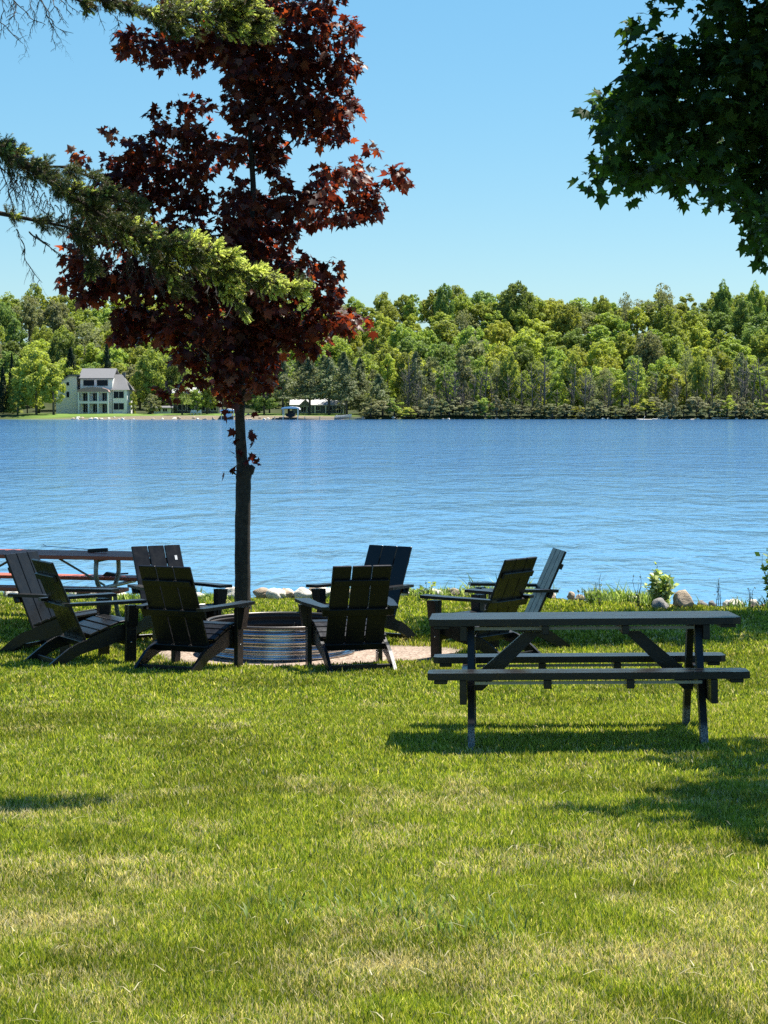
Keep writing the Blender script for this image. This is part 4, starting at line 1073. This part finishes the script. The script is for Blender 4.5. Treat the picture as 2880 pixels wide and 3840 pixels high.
# single trees that stand out
for a in (('broad', 'dark', 1940, 1042, 175, 560, 'tall dark tree standing above the skyline right of centre'), ('broad', 'dark', 1665, 1046, 90, 570, 'narrow dark tree poking above the middle of the skyline'),
          ('open', 'grey', 2480, 1050, 150, 565, 'pale airy tree above the skyline at right'), ('broad', 'dark', 2715, 1050, 95, 565, 'round dark tree above the skyline near the right edge'), ('broad', 'mid', 2830, 1055, 90, 570, 'green tree rising at the far right of the skyline'),
          ('open', 'grey', 2345, 1085, 100, 560, 'thin grey green tree on the skyline left of the airy one'), ('cedar', 'spruce', 400, 1270, 62, 452, 'dark spruce rising behind the pale house roof'),
          ('cedar', 'spruce', 265, 1300, 90, 455, 'blackish conifer left of the pale house roof'), ('cone', 'spruce', 44, 1322, 44, 432, 'tall dark spire spruce near the left edge'), ('cone', 'spruce', 10, 1372, 50, 430, 'shorter dark spruce cut by the left edge'),
          ('broad', 'yellow', 135, 1300, 200, 425, 'large bright yellow green tree left of the pale house'), ('tall', 'yellow', 200, 1360, 110, 424, 'bright yellow tree touching the pale house wall'), ('tall', 'mid', 65, 1455, 80, 421, 'small green tree at the waterline near the left edge'),
          ('broad', 'mid', 560, 1300, 150, 438, 'large green tree right of the pale house'), ('broad', 'dark', 640, 1320, 140, 440, 'dark green tree between the two houses'), ('shrub', 'grey', 565, 1472, 90, 425, 'round grey green bush beside the small outbuilding'),
          ('shrub', 'yellow', 500, 1462, 40, 427, 'small yellow bush at the right corner of the pale house'), ('tall', 'mid', 735, 1450, 70, 421, 'small green tree in front of the brown house'),
          ('broad', 'mid', 910, 1330, 130, 445, 'green tree behind the red maple trunk'), ('broad', 'dark', 990, 1450, 130, 420, 'low dark tree spreading left of the grey cottage'),
          ('highcedar', 'olive', 1060, 1345, 130, 424, 'dull olive cedar rising over the covered boat lift'), ('cedar', 'olive', 1130, 1320, 150, 441, 'broad olive cedar behind the grey cottage'), ('cedar', 'olive', 1215, 1330, 140, 442, 'tallest olive cedar above the cottage roof'),
          ('highcedar', 'olive', 1290, 1320, 130, 432, 'olive cedar at the right end of the grey cottage'), ('cedar', 'olive', 1350, 1340, 120, 426, 'dark olive cedar right of the grey cottage'), ('cedar', 'olive', 1420, 1400, 120, 422, 'low olive cedar at the waterline right of the cottage'),
          ('highcedar', 'olive', 1160, 1340, 150, 424, 'high crowned cedar standing before the left end of the grey cottage'), ('highcedar', 'olive', 1235, 1335, 140, 423, 'high crowned cedar standing before the cottage middle'),
          ('highcedar', 'olive', 1300, 1345, 120, 422, 'high crowned cedar at the right corner of the cottage'), ('highcedar', 'mid', 682, 1400, 90, 420, 'thick trunked tree before the brown house'), ('broad', 'mid', 775, 1395, 110, 424, 'green tree hanging over the brown house roof'),
          ('broad', 'yellow', 1010, 1320, 110, 448, 'bright green tree behind the boat lift cedars')):
    far_tree(a[0], a[1], a[2], a[3], a[4], a[5], a[6])
# right-hand waterline thicket
x = 1400
while x < 3150:
    k, m = random.choice((('tall', 'mid'), ('tall', 'yellow'), ('tall', 'grey'), ('broad', 'mid'), ('cedar', 'olive'), ('tall', 'yellow'), ('open', 'grey')))
    far_tree(k, m, x, random.uniform(1290, 1420), random.uniform(65, 115), random.uniform(425, 440)); x += random.uniform(42, 72)
x = 1390
while x < 3150:
    xw = (x - 1440) / F * 416; fsx = FAR + 3 * math.sin(xw * .05)
    far_tree('shrub', random.choice(('grey', 'brush', 'mid', 'brush', 'olive', 'yellow')), x, random.uniform(1472, 1528), random.uniform(75, 130), fsx + random.uniform(.2, 2.6)); x += random.uniform(30, 50)
for k in range(64): snag(random.choice((random.uniform(1500, 2100), random.uniform(2150, 2880))), random.uniform(1330, 1490), random.uniform(418.5, 424))
x = -300
while x < 190:
    far_tree(random.choice(('tall', 'cone', 'tall')), random.choice(('mid', 'dark', 'mid')), x, random.uniform(1380, 1440), random.uniform(60, 85), random.uniform(428, 436)); x += random.uniform(38, 56)

# ------------------------------------------------------------ far houses
M_WALLW = mat_simple('pale_siding', (.86, .84, .80), .7, 0, .3, .04, 1, .05)
M_WALLB = mat_simple('beige_siding', (.80, .76, .68), .7, 0, .3, .04, 1, .05)
M_ROOF = mat_simple('slate_grey_shingle', (.15, .15, .155), .85, 0, .3, .15, 3)
M_GLASS = mat_simple('dark_window_glass', (.010, .014, .018), .3, 0, .15, .1, 1, 0)
M_TRIM = mat_simple('white_trim', (.75, .74, .70), .5)
M_COPPER = mat_simple('reddish_porch_roof', (.34, .22, .19), .6)
M_BROWN = mat_simple('grey_brown_siding', (.17, .15, .145), .8)
M_BLUEGREY = mat_simple('blue_grey_siding', (.16, .18, .19), .8)
M_METROOF = mat_simple('pale_metal_roof', (.42, .41, .39), .5, .1)
M_WOOD = mat_simple('weathered_grey_wood', (.34, .31, .27), .85)
M_CANOPY = mat_simple('white_canvas', (.72, .74, .78), .6)
def hx_(px, D): return (px - 1440) / F * D
def hz_(py, D): return W(1440, py, D).z
def win(parent, x0, x1, z0, z1, y, bars=1, frame=M_TRIM, t=.09):
    """window on a wall that faces -Y at y: frame > glass"""
    m = MB()
    m.box(x0 - t, x1 + t, y - .07, y - .003, z0 - t, z0); m.box(x0 - t, x1 + t, y - .07, y - .003, z1, z1 + t)
    m.box(x0 - t, x0, y - .07, y - .003, z0, z1); m.box(x1, x1 + t, y - .07, y - .003, z0, z1)
    for k in range(bars):
        xm = x0 + (x1 - x0) * (k + 1) / (bars + 1); m.box(xm - .03, xm + .03, y - .06, y - .003, z0, z1)
    f = m.build('window', frame, parent)
    g = MB(); g.box(x0, x1, y - .04, y - .004, z0, z1); g.build('pane', M_GLASS, f)
def house_a():
    D = 432.0; ox = hx_(350, D); oz = G(ox, D); root = empty('pale_house', (ox, D, oz)); tag(root, 'large pale multi storey house with grey roofs above the far lawn', 'house')
    X = lambda px: hx_(px, D) - ox; Zz = lambda py: hz_(py, D) - oz
    gb = -1.0
    m = MB(); m.prism([(X(212), gb), (X(290), gb), (X(290), Zz(1412)), (X(262), Zz(1408)), (X(212), Zz(1442))], 'y', 0, 9); m.build('left_wing_wall', M_WALLB, root)
    m = MB(); m.prism([(X(206), Zz(1444)), (X(262), Zz(1405)), (X(303), Zz(1405)), (X(303), Zz(1411)), (X(262), Zz(1411)), (X(206), Zz(1450))], 'y', -.4, 9.4); m.build('left_wing_roof', M_ROOF, root)
    m = MB(); m.box(X(290) + .003, X(421), 0.4, 9, gb, Zz(1462)); m.build('centre_wall', M_WALLW, root)
    m = MB(); m.box(X(304), X(424), -.2, 8, Zz(1462) + .003, Zz(1418)); m.build('upper_storey_wall', M_WALLW, root)
    m = MB(); m.prism([(-.8, Zz(1421)), (-.8, Zz(1418)), (4.6, Zz(1380)), (9, Zz(1400)), (9, Zz(1404)), (4.6, Zz(1385))], 'x', X(299), X(430)); m.build('upper_roof', M_ROOF, root)
    m = MB(); m.box(X(424), X(478), -.1, 9, gb, Zz(1460)); m.build('right_wing_wall', M_WALLW, root)
    m = MB(); a, b, z0, z1 = X(419), X(486), Zz(1462), Zz(1403)
    m.add([(a, -.7, z0), (b, -.7, z0), (b, 9.6, z0), (a, 9.6, z0), (a, 4.4, z1), (b - 1.9, 4.4, z1)], [(0, 1, 5, 4), (1, 2, 5), (2, 3, 4, 5), (0, 4, 3), (0, 3, 2, 1)]); m.build('right_wing_roof', M_ROOF, root)
    m = MB(); m.box(X(452), X(462), 4.4, 5.2, Zz(1412), Zz(1396)); m.build('chimney', M_ROOF, root)
    # two storey glazed porch
    y0 = -3.0; xs_ = [304, 341, 376, 413]
    m = MB()
    for p in xs_: m.box(X(p) - .16, X(p) + .16, y0, y0 + .3, gb, Zz(1469))
    m.box(X(304), X(413), y0 + .002, y0 + .32, Zz(1513), Zz(1505)); m.box(X(304), X(413), y0 + .002, y0 + .32, Zz(1472), Zz(1466))
    m.box(X(304), X(413), y0 + .33, .38, Zz(1512), Zz(1507)); m.build('porch_frame', M_TRIM, root)
    for i in range(3):
        for z0, z1 in ((Zz(1503), Zz(1474)), (Zz(1547), Zz(1515))): win(root, X(xs_[i]) + .5, X(xs_[i + 1]) - .5, z0, z1, .4, 1)
    m = MB(); pr = [(X(300), Zz(1470)), (X(305), Zz(1461)), (X(325), Zz(1454)), (X(358), Zz(1451)), (X(392), Zz(1454)), (X(413), Zz(1461)), (X(418), Zz(1470))]
    m.prism(pr, 'y', y0 - .3, -.21); m.build('porch_roof', M_COPPER, root)
    for x0, x1 in ((315, 356), (366, 407)): win(root, X(x0), X(x1), Zz(1447), Zz(1425), -.2, 0)
    for z0, z1 in ((Zz(1493), Zz(1468)), (Zz(1536), Zz(1512))): win(root, X(428), X(466), z0, z1, -.1, 1)
    for z0, z1 in ((Zz(1446), Zz(1433)), (Zz(1490), Zz(1469))): win(root, X(251), X(262), z0, z1, 0, 0)
    win(root, X(291) + .3, X(301), Zz(1500), Zz(1468), .4, 0)
house_a()
def simple_house(name, label, px0, px1, pyb, pye, pyr, D, depth, wall, roof, wins, gable=False):
    ox = hx_((px0 + px1) / 2, D); oz = G(ox, D); root = empty(name, (ox, D, oz)); tag(root, label, 'house')
    X = lambda px: hx_(px, D) - ox; Zz = lambda py: hz_(py, D) - oz
    m = MB(); m.box(X(px0), X(px1), 0, depth, -1, Zz(pye)); m.build('wall', wall, root)
    m = MB(); a, b = X(px0) - .5, X(px1) + .5
    m.prism([(-.7, Zz(pye) - .1), (-.7, Zz(pye) + .1), (depth / 2, Zz(pyr)), (depth + .7, Zz(pye) + .1), (depth + .7, Zz(pye) - .1), (depth / 2, Zz(pyr) - .25)], 'x', a, b); m.build('roof', roof, root)
    m = MB()
    for x in (X(px0) + .01, X(px1) - .21): m.prism([(0.02, Zz(pye)), (depth - .02, Zz(pye)), (depth / 2, Zz(pyr) - .3)], 'x', x, x + .2)
    m.build('gable_wall', wall, root)
    for x0, x1, y1, y0 in wins: win(root, X(x0), X(x1), Zz(y0), Zz(y1), 0, 1)
    return root, X, Zz
r_, X_, Z_ = simple_house('brown_house', 'two storey grey brown house behind trees right of the pale house', 652, 824, 1546, 1474, 1452, 434, 9, M_BROWN, M_METROOF,
    [(668, 690, 1478, 1492), (740, 765, 1478, 1492), (785, 805, 1478, 1490), (668, 695, 1518, 1538), (705, 735, 1518, 1540), (745, 770, 1518, 1540), (790, 812, 1518, 1540)])
m = MB(); m.box(X_(652), X_(824), -2.4, -.02, Z_(1511), Z_(1507))
for p in (654, 690, 735, 780, 822): m.box(X_(p) - .1, X_(p) + .1, -2.4, -2.2, -1, Z_(1507) - .003)
m.build('deck', M_WOOD, r_)
simple_house('outbuilding', 'small pale outbuilding beside the grey green bush', 578, 640, 1546, 1530, 1522, 430, 4, M_WALLB, M_ROOF, [(585, 603, 1533, 1543), (612, 628, 1533, 1543)])
r_, X_, Z_ = simple_house('grey_cottage', 'low blue grey cottage with a bright metal roof beneath the cedars', 1095, 1290, 1558, 1520, 1492, 430, 8, M_BLUEGREY, M_METROOF,
    [(1130, 1148, 1525, 1545), (1153, 1166, 1525, 1545), (1185, 1200, 1522, 1538), (1232, 1245, 1522, 1538), (1262, 1278, 1524, 1548)])
m = MB(); m.prism([(X_(1122), Z_(1520)), (X_(1170), Z_(1520)), (X_(1146), Z_(1497))], 'y', -1.2, -.72); m.build('gable_wall', M_BLUEGREY, r_)
for p in (1182, 1222, 1288):
    m = MB(); m.box(X_(p) - .12, X_(p) + .12, -.68, -.45, -1, Z_(1521)); m.build('post', M_TRIM, r_)

# boat lifts, dock, chairs, boat, driftwood on the far shore
def boat_lift(px0, px1, pyt, pyb, D, label, col):
    ox = hx_((px0 + px1) / 2, D); root = empty('boat_lift', (ox, D, WATER_Z)); tag(root, label, 'boat lift')
    w2 = (px1 - px0) / 2 * D / F; zt = hz_(pyt, D) - WATER_Z; zb = hz_(pyb, D) - WATER_Z
    m = MB(); m.prism([(-w2, zb - .25), (-w2 * .92, zb + .1), (-w2 * .6, zt - .1), (0, zt), (w2 * .6, zt - .1), (w2 * .92, zb + .1), (w2, zb - .25), (w2 * .9, zb - .05), (-w2 * .9, zb - .05)], 'y', -2.6, 2.6); m.build('canopy', col, root)
    for x in (-w2 * .78, w2 * .78):
        for y in (-2.2, 2.2): q_ = MB(); q_.box(x - .06, x + .06, y - .06, y + .06, -.5, zb - .06); q_.build('post', M_BOLT, root)
    b = empty('motor_boat', (ox, D, WATER_Z + .45)); tag(b, 'small boat stored on the %s' % ('covered lift by the grey cottage' if px0 > 1000 else 'white lift behind the red maple trunk'), 'boat')
    m = MB(); w3 = w2 * .55
    m.prism([(-w3, .75), (w3, .75), (w3 * .8, .2), (0, -.05), (-w3 * .8, .2)], 'y', -2.3, 2.0); m.build('hull', M_GLASS if px0 > 1000 else M_CANOPY, b)
    m = MB(); m.box(-w3 * .5, w3 * .5, -.4, .1, .76, 1.3); m.build('windscreen', M_GLASS, b)
boat_lift(1056, 1126, 1524, 1531, 411, 'boat lift with a blue white canopy in front of the grey cottage', M_CANOPY)
boat_lift(828, 886, 1533, 1540, 411.5, 'boat lift with a white canopy just left of the red maple trunk', M_CANOPY)
D = 411.5
root = empty('dock', (hx_(1200, D), D, WATER_Z)); tag(root, 'long low grey dock at the waterline before the grey cottage', 'dock')
m = MB(); m.box(-9.5, 9.0, -.8, .8, .22, .34); m.build('deck_boards', M_WOOD, root)
for x in (-9, -6, -3, 0, 3, 6, 8.6):
    m = MB(); m.box(x - .07, x + .07, -.9, -.76, -.5, .6); m.build('post', M_WOOD, root)
def lawn_chair(px, D, label):
    x = hx_(px, D); root = empty('lawn_chair', (x, D, G(x, D))); tag(root, label, 'chair', 'white chairs on the far lawn')
    m = MB(); m.box(-.3, .3, -.3, .3, .36, .42); m.build('seat', M_TRIM, root)
    m = MB(); m.box(-.32, .32, .25, .31, .42, 1.05, Matrix.Rotation(R(-14), 4, 'X')); m.build('backrest', M_TRIM, root)
    for sx in (-1, 1):
        m = MB(); m.box(sx * .36 - .05, sx * .36 + .05, -.35, .4, .58, .62); m.build('arm', M_TRIM, root)
        for y in (-.28, .28): m = MB(); m.box(sx * .33 - .04, sx * .33 + .04, y - .04, y + .04, -.02, .578); m.build('leg', M_TRIM, root)
for px, lb in ((722, 'green grey lawn chair, leftmost on the far lawn'), (732, 'white lawn chair, middle of three on the far lawn'), (749, 'white lawn chair, right of three on the far lawn')): lawn_chair(px, 420, lb)
x = hx_(1288, 413); b = empty('rowing_boat', (x, 413.5, G(x, 413.5) + .1), R(20)); tag(b, 'small white boat pulled up at the waterline right of the dock', 'boat')
m = MB()
hull = []
for i, t_ in enumerate(np.linspace(0, 1, 9)):
    wv = .55 * math.sin(math.pi * min(.92, t_ * .8 + .12)); xx = -1.7 + 3.4 * t_; hull += [(xx, -wv, .5 + .25 * t_ ** 3), (xx, -wv * .6, .12), (xx, 0, .02 + .1 * t_ ** 3), (xx, wv * .6, .12), (xx, wv, .5 + .25 * t_ ** 3)]
m.add(hull, [(i * 5 + k, i * 5 + k + 1, i * 5 + k + 6, i * 5 + k + 5) for i in range(8) for k in range(4)] + [(0, 1, 2, 3, 4), (40, 41, 42, 43, 44)]); m.build('hull', M_TRIM, b)
m = MB(); m.box(-.9, -.6, -.45, .45, .38, .42); m.box(.2, .5, -.45, .45, .38, .42); m.build('thwarts', M_WOOD, b)
for px, w_, lb in ((2430, 2.4, 'short pale driftwood log at the far waterline'), (2530, 4.6, 'long white driftwood log lying at the far waterline'), (2700, 1.8, 'stubby white driftwood log near the right of the far waterline')):
    x = hx_(px, 414); m = MB(); m.tube(curve_pts((-w_, 0, .15), (w_, .4, .2), .02, 6), [.2, .2, .19, .17, .15, .13, .1], 7); m.tube([(-w_ * .4, 0, .2), (-w_ * .3, .1, .9)], [.08, .03], 5)
    o = m.build('driftwood_log', RK[0]); o.location = (x, 413.6, G(x, 413.6)); tag(o, lb, 'log', 'driftwood on the far shore')
# far shoreline stones
for k in range(70):
    px = random.choice((random.uniform(270, 480), random.uniform(480, 1040), random.uniform(1400, 2880))); x = hx_(px, 414)
    y = FAR + 3 * math.sin(x * .05) + random.uniform(-1.2, 1.2); s_ = random.uniform(.12, .3)
    o = rock(x, y, s_ * 1.8, s_, random.choice((0, 1, 1)) if px < 1040 else random.choice((0, 1, 2)), 'pale stone at the far waterline %s' % ('below the pale house' if px < 480 else 'below the brown house' if px < 1040 else 'under the right hand thicket'), 'stones along the far shore')
    o.location.z = max(G(x, y), WATER_Z) + s_ * .3

# labels that several far trees share: say which of them from the left
def ordinals(prefix, most=9):
    d = {}
    for o in bpy.data.objects:
        if o.parent is None and str(o.get('group', '')).startswith(prefix): d.setdefault(o['label'], []).append(o)
    for lb, os_ in d.items():
        if not 1 < len(os_) <= most: continue
        lb = lb.replace('the ', '') if len(lb.split()) > 13 else lb
        os_.sort(key=lambda o: o.location.x / o.location.y)
        n = len(os_)
        w_ = ['leftmost', 'second from left', 'third from left', 'fourth from left', 'fifth from left', 'sixth from left', 'seventh from left', 'eighth from left', 'ninth from left']
        for i, o in enumerate(os_): o['label'] = lb.replace('narrow leafy', 'narrow').replace('bright yellow green', 'yellow green').replace('on the skyline', 'on skyline').replace('pale grey green', 'grey green') + ', ' + (('left one', 'right one')[i] if n == 2 else 'rightmost' if i == n - 1 else w_[i])
ordinals('trees on the far shore'); ordinals('bare trees on'); ordinals('stones along the')
